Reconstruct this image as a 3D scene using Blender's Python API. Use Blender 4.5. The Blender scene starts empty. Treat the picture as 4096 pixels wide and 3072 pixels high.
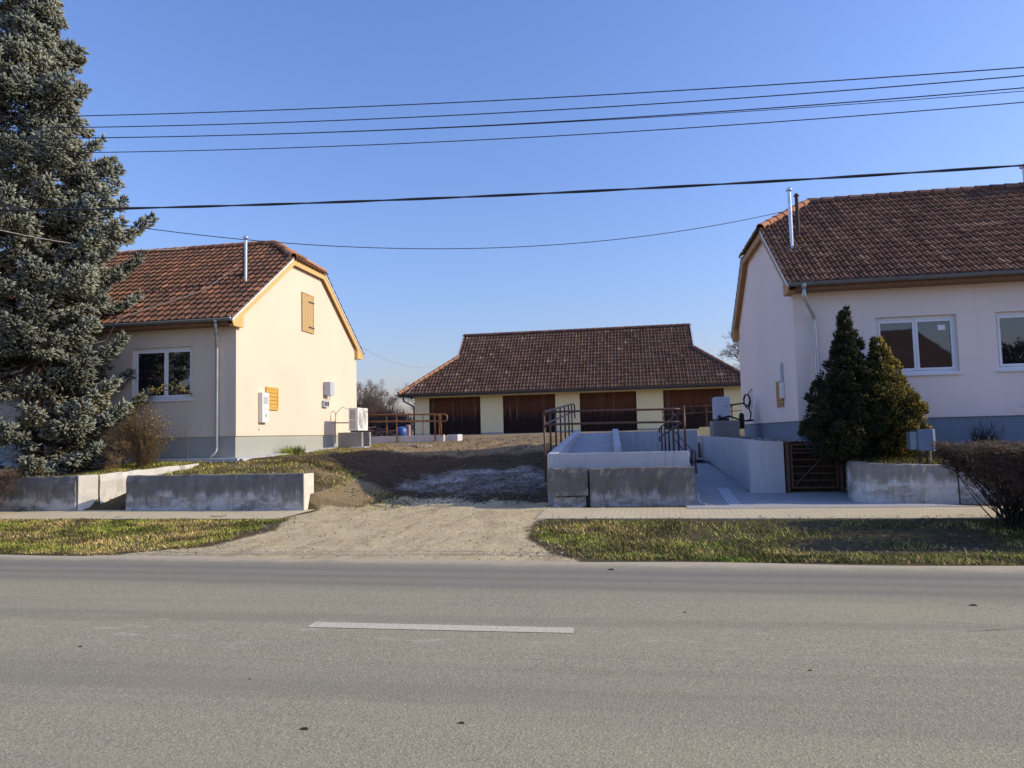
import bpy, bmesh, math, random
import numpy as np
from mathutils import Vector, Matrix
SC = bpy.context.scene
COL = SC.collection
R = math.radians
random.seed(7)
RNG = np.random.default_rng(11)

# ------------------------------------------------------------------ camera
cam_d = bpy.data.cameras.new('camera')
cam_d.sensor_fit = 'HORIZONTAL'; cam_d.sensor_width = 36.0
cam_d.lens = 36.0 * 2870 / 4096
cam_d.clip_start = 0.05; cam_d.clip_end = 3000
cam = bpy.data.objects.new('camera', cam_d); COL.objects.link(cam)
def cam_rot(p, r, y):
    cy, sy = math.cos(y), math.sin(y); cp, sp = math.cos(p), math.sin(p); cr, sr = math.cos(r), math.sin(r)
    Ry = np.array([[cy, -sy, 0], [sy, cy, 0], [0, 0, 1]]); B = np.array([[1, 0, 0], [0, 0, -1], [0, 1, 0]], float)
    Rp = np.array([[1, 0, 0], [0, cp, sp], [0, -sp, cp]]); Rr = np.array([[cr, -sr, 0], [sr, cr, 0], [0, 0, 1]])
    return Rr @ Rp @ B @ Ry
_m = cam_rot(R(4.03), R(-1.43), R(-9.37))
_mw = Matrix.Identity(4)
for i in range(3):
    _mw[i][0] = _m[0][i]; _mw[i][1] = -_m[1][i]; _mw[i][2] = -_m[2][i]
_mw[2][3] = 1.6
cam.matrix_world = _mw
SC.camera = cam

# ------------------------------------------------------------------ light
SUN_EL, SUN_AZ = 26.5, 5.5            # azimuth measured from +X towards +Y
W = bpy.data.worlds.new('World'); SC.world = W; W.use_nodes = True
nt = W.node_tree
bg = nt.nodes['Background']; bg.inputs[1].default_value = 0.15
sky = nt.nodes.new('ShaderNodeTexSky'); sky.sky_type = 'NISHITA'; sky.sun_disc = False
sky.sun_elevation = R(SUN_EL); sky.sun_rotation = R(90 - SUN_AZ)
sky.altitude = 100; sky.air_density = 1.6; sky.dust_density = 1.3; sky.ozone_density = 9
tnt = nt.nodes.new('ShaderNodeMix'); tnt.data_type = 'RGBA'; tnt.blend_type = 'MULTIPLY'; tnt.inputs[0].default_value = 1
tnt.inputs[7].default_value = (1.20, .96, 1.10, 1)          # cold clear winter air
nt.links.new(sky.outputs[0], tnt.inputs[6]); nt.links.new(tnt.outputs[2], bg.inputs[0])
sl = bpy.data.lights.new('sun', 'SUN'); sl.energy = 3.4; sl.angle = R(0.55); sl.color = (1.0, 0.86, 0.60)
sun = bpy.data.objects.new('sun', sl); COL.objects.link(sun)
sdir = Vector((math.cos(R(SUN_EL)) * math.cos(R(SUN_AZ)), math.cos(R(SUN_EL)) * math.sin(R(SUN_AZ)), math.sin(R(SUN_EL))))
sun.rotation_euler = sdir.to_track_quat('Z', 'Y').to_euler()
sun.location = sdir * 60
SC.view_settings.view_transform = 'Standard'; SC.view_settings.look = 'None'
SC.view_settings.exposure = 0.44; SC.view_settings.gamma = 1.0
SC.view_settings.use_curve_mapping = False

# ------------------------------------------------------------------ object helpers
def tag(o, label=None, cat=None, group=None, kind=None):
    if label: o['label'] = label
    if cat: o['category'] = cat
    if group: o['group'] = group
    if kind: o['kind'] = kind
    return o
def empty(name, loc=(0, 0, 0)):
    o = bpy.data.objects.new(name, None); COL.objects.link(o); o.location = loc
    o.empty_display_size = 0.2
    return o
def link(name, me, mat=None, parent=None):
    if mat is not None:
        for m in (mat if isinstance(mat, (list, tuple)) else [mat]): me.materials.append(m)
    o = bpy.data.objects.new(name, me); COL.objects.link(o)
    if parent is not None:
        o.parent = parent
        off = Vector(parent.location); p = parent.parent
        while p is not None:
            off += Vector(p.location); p = p.parent
        o.location = -off
    return o
def np_mesh(name, V, F, cols=None, smooth=False, attr='col'):
    """V (n,3), F (m,k) all k-gons; cols (m,3) per face colours"""
    me = bpy.data.meshes.new(name)
    V = np.ascontiguousarray(V, np.float32); F = np.ascontiguousarray(F, np.int32)
    n, k = F.shape
    me.vertices.add(len(V)); me.vertices.foreach_set('co', V.ravel())
    me.loops.add(n * k); me.loops.foreach_set('vertex_index', F.ravel())
    me.polygons.add(n)
    me.polygons.foreach_set('loop_start', np.arange(0, n * k, k, dtype=np.int32))
    me.polygons.foreach_set('loop_total', np.full(n, k, np.int32))
    if smooth: me.polygons.foreach_set('use_smooth', np.ones(n, bool))
    if cols is not None:
        a = me.attributes.new(attr, 'FLOAT_COLOR', 'FACE')
        c = np.ones((n, 4), np.float32); c[:, :3] = cols
        a.data.foreach_set('color', c.ravel())
    me.update(calc_edges=True)
    return me
class MB:
    """collects shapes into one mesh"""
    def __init__(s): s.v = []; s.f = []; s.m = []; s.mi = 0
    def add(s, vs, fs):
        b = len(s.v); s.v += [tuple(v) for v in vs]; s.f += [tuple(i + b for i in f) for f in fs]; s.m += [s.mi] * len(fs); return s
    def box(s, a, b):
        x0, y0, z0 = a; x1, y1, z1 = b
        return s.add([(x0, y0, z0), (x1, y0, z0), (x1, y1, z0), (x0, y1, z0), (x0, y0, z1), (x1, y0, z1), (x1, y1, z1), (x0, y1, z1)],
                     [(0, 3, 2, 1), (4, 5, 6, 7), (0, 1, 5, 4), (1, 2, 6, 5), (2, 3, 7, 6), (3, 0, 4, 7)])
    def hexa(s, lo, hi):
        """lo, hi: 4 points each, same winding"""
        return s.add(list(lo) + list(hi), [(0, 3, 2, 1), (4, 5, 6, 7), (0, 1, 5, 4), (1, 2, 6, 5), (2, 3, 7, 6), (3, 0, 4, 7)])
    def prism(s, poly, z0, z1):
        """poly xy list; z0/z1 number or list"""
        n = len(poly); g = lambda z, i: z[i] if isinstance(z, (list, tuple)) else z
        vs = [(p[0], p[1], g(z0, i)) for i, p in enumerate(poly)] + [(p[0], p[1], g(z1, i)) for i, p in enumerate(poly)]
        return s.add(vs, [tuple(range(n - 1, -1, -1)), tuple(range(n, 2 * n))] + [(i, (i + 1) % n, n + (i + 1) % n, n + i) for i in range(n)])
    def xprism(s, poly, x0, x1):
        """poly of (y,z) extruded along x"""
        n = len(poly)
        vs = [(x0, p[0], p[1]) for p in poly] + [(x1, p[0], p[1]) for p in poly]
        return s.add(vs, [tuple(range(n - 1, -1, -1)), tuple(range(n, 2 * n))] + [(i, (i + 1) % n, n + (i + 1) % n, n + i) for i in range(n)])
    def tube(s, pts, r, n=8, caps=True, half=None):
        pts = [Vector(p) for p in pts]; k = len(pts)
        rs = r if isinstance(r, (list, tuple)) else [r] * k
        rings = []; up = None
        for i, p in enumerate(pts):
            t = ((pts[min(i + 1, k - 1)] - pts[i]).normalized() + (pts[i] - pts[max(i - 1, 0)]).normalized())
            t = t.normalized() if t.length > 1e-6 else Vector((0, 0, 1))
            if up is None:
                up = Vector((0, 0, 1)) if abs(t.z) < .9 else Vector((0, 1, 0))
            a = t.cross(up).normalized(); b = a.cross(t).normalized(); up = b
            if half is None:
                rings.append([p + a * math.cos(2 * math.pi * j / n) * rs[i] + b * math.sin(2 * math.pi * j / n) * rs[i] for j in range(n)])
            else:
                rings.append([p + a * math.cos(h) * rs[i] + b * math.sin(h) * rs[i] for h in half])
        m = len(rings[0]); vs = [v for rg in rings for v in rg]; fs = []
        for i in range(k - 1):
            for j in range(m if half is None else m - 1):
                q = (j + 1) % m
                fs.append((i * m + j, i * m + q, (i + 1) * m + q, (i + 1) * m + j))
        if caps and half is None: fs += [tuple(range(m - 1, -1, -1)), tuple(range((k - 1) * m, k * m))]
        return s.add(vs, fs)
    def build(s, name, mat=None, parent=None, smooth=False, bevel=0):
        me = bpy.data.meshes.new(name); me.from_pydata(s.v, [], s.f); 
        if any(s.m): me.polygons.foreach_set('material_index', s.m)
        if smooth: me.polygons.foreach_set('use_smooth', [True] * len(s.f))
        if bevel:
            bm = bmesh.new(); bm.from_mesh(me)
            es = [e for e in bm.edges if len(e.link_faces) == 2 and e.calc_face_angle(0) > 0.6]
            bmesh.ops.bevel(bm, geom=es, offset=bevel, segments=2, profile=.6, affect='EDGES')
            bm.to_mesh(me); bm.free()
        me.update()
        return link(name, me, mat, parent)

# ------------------------------------------------------------------ materials
def mat(name):
    m = bpy.data.materials.new(name); m.use_nodes = True
    return m, m.node_tree, m.node_tree.nodes['Principled BSDF']
class N:
    """tiny node-graph writer"""
    def __init__(s, nt, b): s.t = nt; s.b = b; s._o = None
    def n(s, typ, **kw):
        x = s.t.nodes.new('ShaderNode' + typ)
        for k, v in kw.items(): setattr(x, k, v)
        return x
    def l(s, a, b): s.t.links.new(a, b)
    def obj(s):
        if s._o is None: s._o = s.n('NewGeometry').outputs['Position']
        return s._o
    def scale(s, vec, sc, rot=(0, 0, 0)):
        m = s.n('Mapping'); m.inputs['Scale'].default_value = sc; m.inputs['Rotation'].default_value = rot
        s.l(vec, m.inputs['Vector']); return m.outputs[0]
    def noise(s, sc, det=6, rough=.6, vec=None, dist=0):
        x = s.n('TexNoise'); x.inputs['Scale'].default_value = sc; x.inputs['Detail'].default_value = det
        x.inputs['Roughness'].default_value = rough; x.inputs['Distortion'].default_value = dist
        s.l(vec if vec is not None else s.obj(), x.inputs['Vector']); return x.outputs[0]
    def vor(s, sc, vec=None, out='Distance', feat='F1', rnd=1):
        x = s.n('TexVoronoi'); x.feature = feat; x.inputs['Scale'].default_value = sc; x.inputs['Randomness'].default_value = rnd
        s.l(vec if vec is not None else s.obj(), x.inputs['Vector']); return x.outputs[out]
    def ramp(s, f, stops, interp='LINEAR'):
        x = s.n('ValToRGB'); x.color_ramp.interpolation = interp; e = x.color_ramp.elements
        while len(e) < len(stops): e.new(0.5)
        for i, (p, c) in enumerate(stops):
            e[i].position = p; e[i].color = (c, c, c, 1) if isinstance(c, (int, float)) else (*c, 1)
        s.l(f, x.inputs[0]); return x.outputs[0]
    def mix(s, f, a, b, mode='MIX'):
        x = s.n('Mix'); x.data_type = 'RGBA'; x.blend_type = mode; x.clamp_factor = True
        for sock, v in ((x.inputs[0], f), (x.inputs[6], a), (x.inputs[7], b)):
            if isinstance(v, (int, float)): sock.default_value = v if sock.type == 'VALUE' else (v, v, v, 1)
            elif isinstance(v, (tuple, list)): sock.default_value = (*v, 1)
            else: s.l(v, sock)
        return x.outputs[2]
    def math(s, op, a, b=0.0):
        x = s.n('Math', operation=op)
        for i, v in enumerate((a, b)):
            if isinstance(v, (int, float)): x.inputs[i].default_value = v
            else: s.l(v, x.inputs[i])
        return x.outputs[0]
    def sep(s, vec):
        x = s.n('SeparateXYZ'); s.l(vec, x.inputs[0]); return x.outputs
    def comb(s, a, b, c):
        x = s.n('CombineXYZ')
        for i, v in enumerate((a, b, c)):
            if isinstance(v, (int, float)): x.inputs[i].default_value = v
            else: s.l(v, x.inputs[i])
        return x.outputs[0]
    def attr(s, name, out='Color'):
        x = s.n('Attribute'); x.attribute_name = name; return x.outputs[out]
    def bump(s, h, strength=.3, dist=.01, prev=None):
        x = s.n('Bump'); x.inputs['Strength'].default_value = strength; x.inputs['Distance'].default_value = dist
        s.l(h, x.inputs['Height'])
        if prev is not None: s.l(prev, x.inputs['Normal'])
        return x.outputs[0]
    def out(s, col=None, rough=None, normal=None, metal=None, spec=None):
        for nm, v in (('Base Color', col), ('Roughness', rough), ('Normal', normal), ('Metallic', metal), ('Specular IOR Level', spec)):
            if v is None: continue
            k = s.b.inputs[nm]
            if isinstance(v, (int, float)): k.default_value = v
            elif isinstance(v, (tuple, list)): k.default_value = (*v, 1)
            else: s.l(v, k)
def simple(name, col, rough=.6, metal=0, var=.12, sc=6, bump=0, bsc=80, spec=.5):
    m, t, b = mat(name); g = N(t, b)
    dk = tuple(c * (1 - var) for c in col); lt = tuple(min(1, c * (1 + var)) for c in col)
    c = g.ramp(g.noise(sc, 5), [(.3, dk), (.7, lt)])
    g.out(c, rough, g.bump(g.noise(bsc, 3), bump, .004) if bump else None, metal, spec)
    return m
def stucco(name, col):
    m, t, b = mat(name); g = N(t, b)
    big = g.noise(.55, 5, .55, g.scale(g.obj(), (1, 1, .6)))
    c = g.ramp(big, [(.3, tuple(x * .94 for x in col)), (.7, tuple(min(1, x * 1.03) for x in col))])
    st = g.noise(2.2, 5, .65, g.scale(g.obj(), (4, 4, .12)))
    c = g.mix(g.ramp(st, [(.54, 0), (.74, .22)]), c, tuple(x * .78 for x in col))
    sp = g.math('ADD', g.math('MULTIPLY', g.sep(g.obj())[2], -1.6), g.noise(5, 6, .75))
    c = g.mix(g.ramp(g.math('ADD', sp, 3.0), [(.55, 0), (.95, .22)]), c, tuple(x * .62 for x in col))
    fine = g.noise(140, 3, .7)
    c = g.mix(.06, c, g.ramp(fine, [(.3, 0.25), (.7, 1)]), 'MULTIPLY')
    g.out(c, .9, g.bump(g.noise(90, 4, .7), .35, .006), 0, .25)
    return m
M = {}
M['peach'] = stucco('peach_stucco', (.675, .575, .46))
M['pink'] = stucco('pink_stucco', (.86, .745, .68))
M['cream'] = stucco('cream_stucco', (.97, .82, .46))
M['plinth'] = stucco('grey_plinth_stucco', (.37, .38, .345))
M['plinth_r'] = stucco('blue_plinth_stucco', (.22, .27, .34))
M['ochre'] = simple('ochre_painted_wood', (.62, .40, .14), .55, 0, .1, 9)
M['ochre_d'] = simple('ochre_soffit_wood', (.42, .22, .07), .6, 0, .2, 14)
M['shaded_fascia'] = simple('shaded_brown_fascia', (.20, .095, .038), .6, 0, .2, 12)
M['tan_wood'] = simple('tan_shutter_wood', (.46, .31, .125), .55, 0, .1, 9)
M['flash'] = simple('white_verge_metal', (.72, .74, .76), .35, .2, .05)
M['zinc'] = simple('zinc_sheet', (.42, .45, .48), .38, .85, .12, 5)
M['gutter'] = simple('grey_gutter_metal', (.20, .22, .235), .45, .5, .15, 4)
M['gutter_dark'] = simple('dark_gutter_metal', (.10, .11, .125), .5, .4, .15, 4)
M['steel'] = simple('bright_flue_steel', (.62, .64, .66), .28, .9, .08)
M['rust_dark'] = simple('dark_rusted_pipe', (.07, .04, .035), .8, .1, .3, 12)
M['upvc'] = simple('white_window_plastic', (.78, .80, .83), .35, 0, .04)
M['white_paint'] = simple('white_box_plastic', (.72, .71, .69), .45, 0, .05)
M['grey_box'] = simple('grey_box_plastic', (.42, .46, .52), .45, 0, .06)
M['blue_box'] = simple('pale_blue_box', (.13, .175, .27), .45, 0, .06)
M['side_blue'] = simple('weathered_blue_box', (.20, .25, .33), .5, 0, .1)
M['black'] = simple('black_rubber', (.015, .015, .018), .6, 0, .2)
M['dark_metal'] = simple('dark_grille_metal', (.06, .06, .06), .6, .2, .2)
M['yellow_cap'] = simple('painted_shutter_wood', (.58, .35, .07), .5, 0, .08, 10)
M['rail'] = simple('brown_painted_steel_rail', (.085, .040, .026), .5, .1, .3, 18)
M['rail_l'] = simple('ochre_brown_steel_rail', (.25, .105, .035), .55, .1, .25, 18)
M['wire'] = simple('cable_black', (.03, .032, .045), .6, 0, .1)
M['wire_pale'] = simple('cable_pale', (.30, .28, .27), .7, 0, .1)
M['bark'] = simple('grey_brown_bark', (.10, .078, .062), .95, 0, .3, 25, .6, 60)
M['pole'] = simple('weathered_pole_concrete', (.40, .38, .35), .9, 0, .15, 5)
M['blue_plastic'] = simple('blue_barrel_plastic', (.04, .09, .26), .4, 0, .1)
M['pink_cloth'] = simple('faded_pink_sheet', (.30, .19, .23), .85, 0, .15)
M['sticker'] = simple('white_paper', (.85, .85, .85), .8, 0, .02)

def wood_doors():
    m, t, b = mat('weathered_plank_doors'); g = N(t, b)
    x, y, z = g.sep(g.obj())
    pl = g.math('FLOOR', g.math('MULTIPLY', x, 1 / .135))
    rnd = g.n('TexWhiteNoise', noise_dimensions='1D'); g.l(pl, rnd.inputs['W'])
    grain = g.noise(6, 6, .7, g.scale(g.obj(), (9, 1, .55)))
    base = g.mix(grain, (.060, .022, .011), (.24, .088, .040))
    base = g.mix(g.math('MULTIPLY', rnd.outputs[0], .45), base, (.11, .050, .028))
    base = g.mix(g.math('MULTIPLY', g.math('GREATER_THAN', rnd.outputs[0], .86), g.ramp(g.noise(3, 5, .7, g.scale(g.obj(), (5, 1, .5))), [(.45, 0), (.6, .7)])), base, (.25, .19, .14))
    # rot and tar on the lower boards, each board to its own ragged height
    h = g.math('ADD', z, g.math('ADD', g.math('MULTIPLY', rnd.outputs[0], .35), g.math('MULTIPLY', g.noise(2.3, 5, .7, g.scale(g.obj(), (4, 1, .8))), 1.1)))
    k = g.ramp(g.math('MULTIPLY_ADD', h, .5), [(.0, 1), (1, 0)])
    mr = g.n('MapRange'); mr.inputs['From Min'].default_value = 3.25; mr.inputs['From Max'].default_value = 3.85
    mr.inputs['To Min'].default_value = 1; mr.inputs['To Max'].default_value = 0; g.l(h, mr.inputs['Value'])
    base = g.mix(g.math('MULTIPLY', mr.outputs[0], .85), base, (.012, .010, .010))
    gap = g.math('FRACT', g.math('MULTIPLY', x, 1 / .135))
    line = g.math('LESS_THAN', gap, .09)
    base = g.mix(line, base, (.004, .003, .003))
    g.out(base, .85, g.bump(grain, .4, .01), 0, .2)
    return m
M['door_wood'] = wood_doors()

def tiles_mat(name, cols, patch, amount, seam=None):
    m, t, b = mat(name); g = N(t, b)
    tint = g.attr('col')
    r = g.sep(tint)
    c = g.ramp(r[0], cols)
    big = g.noise(.7, 5, .65)
    c = g.mix(g.ramp(big, [(.45, 0), (.72, amount)]), c, patch)
    lich = g.noise(9, 6, .75)
    c = g.mix(g.ramp(lich, [(.56, 0), (.70, .55)]), c, tuple(x * .35 for x in cols[1][1]))
    c = g.mix(g.ramp(g.noise(34, 4, .7), [(.63, 0), (.76, .38)]), c, (.30, .25, .19))
    g.out(c, .88, g.bump(g.noise(60, 4, .7), .35, .006), 0, .25)
    return m
M['tile_l'] = tiles_mat('weathered_red_roof_tile', [(0, (.068, .044, .034)), (.45, (.128, .070, .047)), (.8, (.185, .092, .056)), (1, (.275, .132, .078))], (.22, .090, .048), .36)
M['tile_r'] = tiles_mat('aged_brown_roof_tile', [(0, (.095, .052, .034)), (.5, (.19, .10, .062)), (.85, (.26, .145, .088)), (1, (.34, .20, .12))], (.10, .058, .042), .5)
M['tile_b'] = tiles_mat('old_grey_brown_roof_tile', [(0, (.070, .042, .030)), (.5, (.14, .078, .052)), (.9, (.20, .115, .077)), (1, (.30, .21, .15))], (.17, .125, .092), .4)
M['ridge'] = tiles_mat('ridge_tile', [(0, (.28, .12, .06)), (.5, (.42, .19, .10)), (.85, (.50, .25, .14)), (1, (.56, .33, .2))], (.3, .2, .14), .3)
M['ridge_b'] = tiles_mat('old_ridge_tile', [(0, (.12, .06, .045)), (.5, (.20, .10, .07)), (.85, (.28, .15, .10)), (1, (.36, .2, .14))], (.12, .09, .08), .4)

def concrete(name, base, dark, pale, dark_amt=.6, pale_amt=.5, top=None, streak=1.0):
    m, t, b = mat(name); g = N(t, b)
    vec = g.scale(g.obj(), (1.6, 1.6, .45))
    s1 = g.noise(1.25, 7, .62, vec, .12)
    s2 = g.noise(1.55, 8, .70, g.scale(g.obj(), (.8, .8, 1.25)), .1)
    fine = g.noise(38, 5, .7)
    c = g.mix(g.ramp(s1, [(.42, 0), (.60, dark_amt)]), base, dark)
    c = g.mix(g.ramp(s2, [(.50, 0), (.60, pale_amt)]), c, pale)
    st = g.noise(3.2, 4, .6, g.scale(g.obj(), (5, 5, .22)))
    c = g.mix(g.ramp(st, [(.52, 0), (.66, .45 * streak)]), c, tuple(x * .55 for x in dark))
    if top is not None:     # lichen-dark drips under the coping with a ragged lower edge, white salt bloom below them
        rag = g.math('ADD', g.math('MULTIPLY', g.noise(2.1, 6, .68, g.scale(g.obj(), (2.6, 2.6, .35))), .9), g.math('MULTIPLY', g.noise(.9, 5, .6), .5))
        hz_ = g.math('ADD', g.sep(g.obj())[2], rag)
        mr = g.n('MapRange'); mr.inputs['From Min'].default_value = top + .56; mr.inputs['From Max'].default_value = top + .74; g.l(hz_, mr.inputs['Value'])
        bloom = g.math('MULTIPLY', g.ramp(g.noise(2.4, 8, .72, g.scale(g.obj(), (.8, .8, 1.6))), [(.47, 0), (.55, .85)]), g.math('SUBTRACT', 1.0, mr.outputs[0]))
        c = g.mix(bloom, c, pale); c = g.mix(g.math('MULTIPLY', mr.outputs[0], .72), c, dark)
    c = g.mix(.22, c, g.ramp(fine, [(.3, .35), (.7, 1)]), 'MULTIPLY')
    bd = g.math('FRACT', g.math('MULTIPLY', g.sep(g.obj())[2], 1 / .19))
    c = g.mix(g.math('MULTIPLY', g.math('LESS_THAN', bd, .045), g.ramp(g.noise(2.2, 4), [(.4, 0), (.6, .35)])), c, tuple(x * .6 for x in base))
    pit = g.vor(26); c = g.mix(g.ramp(pit, [(.05, .7), (.14, 0)]), c, tuple(x * .4 for x in base))
    nb = g.bump(g.noise(14, 6, .7), .4, .02)
    g.out(c, .93, g.bump(g.noise(120, 3, .7), .3, .004, nb), 0, .2)
    return m
M['conc_old'] = concrete('old_stained_concrete', (.33, .31, .27), (.14, .13, .115), (.47, .46, .44), .6, .6, top=.42)
M['conc_left'] = concrete('old_patchy_concrete', (.40, .375, .33), (.15, .14, .125), (.64, .63, .60), .55, .6, top=.52)
M['lime'] = concrete('sunlit_lime_plaster', (.70, .66, .58), (.50, .46, .40), (.76, .74, .69), .35, .5, streak=.25)
M['conc_pale'] = concrete('limewashed_concrete', (.56, .53, .47), (.24, .22, .19), (.70, .69, .66), .5, .6, top=.62, streak=1.2)
M['conc_new'] = concrete('new_pale_concrete', (.58, .58, .59), (.48, .48, .5), (.64, .64, .66), .5, .4, streak=.5)
M['conc_block'] = concrete('grey_block_concrete', (.30, .28, .265), (.22, .2, .19), (.38, .36, .35), .5, .4, streak=.3)
M['lane'] = concrete('brushed_lane_concrete', (.42, .42, .42), (.34, .34, .34), (.48, .48, .48), .5, .3, streak=0)

def paving(name, base, w, h, mortar):
    m, t, b = mat(name); g = N(t, b)
    br = g.n('TexBrick'); br.inputs['Scale'].default_value = 1; br.inputs['Brick Width'].default_value = w; br.inputs['Row Height'].default_value = h
    br.inputs['Mortar Size'].default_value = .006; br.inputs['Mortar Smooth'].default_value = .3
    br.inputs['Color1'].default_value = (*[x * .93 for x in base], 1); br.inputs['Color2'].default_value = (*[min(1, x * 1.05) for x in base], 1)
    br.inputs['Mortar'].default_value = (*mortar, 1)
    g.l(g.scale(g.obj(), (1, 1, 1), (0, 0, R(2.2))), br.inputs['Vector'])
    c = g.mix(g.ramp(g.noise(1.3, 6, .65), [(.38, 0), (.72, .5)]), br.outputs[0], tuple(x * .72 for x in base))
    c = g.mix(.25, c, g.ramp(g.noise(45, 4, .7), [(.3, .4), (.7, 1)]), 'MULTIPLY')
    g.out(c, .95, g.bump(g.noise(60, 4, .7), .3, .006), 0, .2)
    return m
M['paver'] = paving('concrete_pavers', (.68, .58, .385), .20, .10, (.22, .19, .15))
M['slab'] = paving('pavement_concrete', (.64, .55, .37), 3.1, 2.9, (.25, .22, .18))

def asphalt():
    m, t, b = mat('worn_asphalt'); g = N(t, b)
    p = g.obj()
    x, y, z = g.sep(p)
    av = g.sep(g.vor(78, out='Color'))[0]
    agd = g.vor(78, out='Distance')
    spk = g.noise(120, 3, .75)
    c = g.ramp(av, [(0, (.235, .218, .150)), (.45, (.335, .310, .210)), (.88, (.385, .357, .242)), (1, (.48, .445, .305))])
    c = g.mix(g.ramp(agd, [(.42, 0), (.70, .38)]), c, (.18, .165, .118))
    c = g.mix(g.ramp(spk, [(.33, .40), (.46, 0)]), c, (.16, .148, .105))
    big = g.noise(.42, 7, .62, g.scale(p, (.35, 1, 1)))
    c = g.mix(g.ramp(big, [(.35, 0), (.68, .45)]), c, (.395, .358, .232))
    warm = g.noise(.8, 5, .6, g.scale(p, (.7, 1, 1)))
    c = g.mix(g.ramp(warm, [(.52, 0), (.70, .30)]), c, (.40, .33, .225))
    yy = g.math('ADD', y, g.math('MULTIPLY', x, .042))
    # tyre bands, sealed strips and dust along the far lane
    tr = g.noise(1.5, 6, .62, g.scale(p, (.03, 1.0, 1), (0, 0, R(2.4))))
    c = g.mix(g.ramp(tr, [(.46, 0), (.64, .40)]), c, (.185, .168, .13))
    far = g.ramp(g.math('MULTIPLY', g.math('ADD', yy, -7.0), .5), [(.05, 0), (.35, .60), (.75, .68), (.90, 0)])
    c = g.mix(far, c, (.205, .195, .165))
    for cy, wd in ((7.55, .05), (7.95, .035), (8.35, .05)):
        d = g.math('ABSOLUTE', g.math('ADD', g.math('ADD', yy, -cy), g.math('MULTIPLY', g.math('ADD', g.noise(.35, 3), -.5), .18)))
        c = g.mix(g.math('MULTIPLY', g.ramp(g.math('MULTIPLY', d, 1 / (wd * 4)), [(.05, 1), (.9, 0)]), .30), c, (.12, .115, .105))
    dust = g.math('ADD', g.math('MULTIPLY', g.math('ADD', yy, -8.66), 2.6), g.math('MULTIPLY', g.math('ADD', g.noise(1.9, 7, .75), -.5), 1.8))
    c = g.mix(g.ramp(dust, [(.05, 0), (.75, .75)]), c, (.50, .43, .305))
    mid = g.math('ABSOLUTE', g.math('ADD', y, -5.75))
    sc = g.math('MULTIPLY', g.ramp(mid, [(.12, 1), (.6, 0)]), g.ramp(g.noise(4.2, 6, .78, g.scale(p, (.4, 1.6, 1))), [(.55, 0), (.66, .55)]))
    c = g.mix(sc, c, (.58, .52, .40))
    # hairline cracks
    ck = g.vor(.75, g.scale(p, (.55, 1, 1)), 'Distance', 'DISTANCE_TO_EDGE')
    ckm = g.math('MULTIPLY', g.math('LESS_THAN', g.math('ADD', ck, g.math('MULTIPLY', g.math('ADD', g.noise(6, 5, .7), -.5), .03)), .0035), g.ramp(g.noise(.5, 3), [(.60, 0), (.66, .6)]))
    c = g.mix(ckm, c, (.08, .072, .06))
    nb = g.bump(agd, .45, .005)
    g.out(c, .9, g.bump(spk, .3, .003, nb), 0, .2)
    return m
M['asphalt'] = asphalt()
def worn_paint():
    m, t, b = mat('worn_road_paint'); g = N(t, b)
    c = g.mix(g.ramp(g.noise(34, 8, .8), [(.46, .05), (.62, .80)]), (.62, .57, .44), (.36, .33, .23))
    g.out(c, .85, g.bump(g.vor(62), .5, .005), 0, .2); return m
M['paint'] = worn_paint()
M['line_white'] = simple('white_line_paint', (.66, .68, .72), .6, 0, .1, 20)

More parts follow.
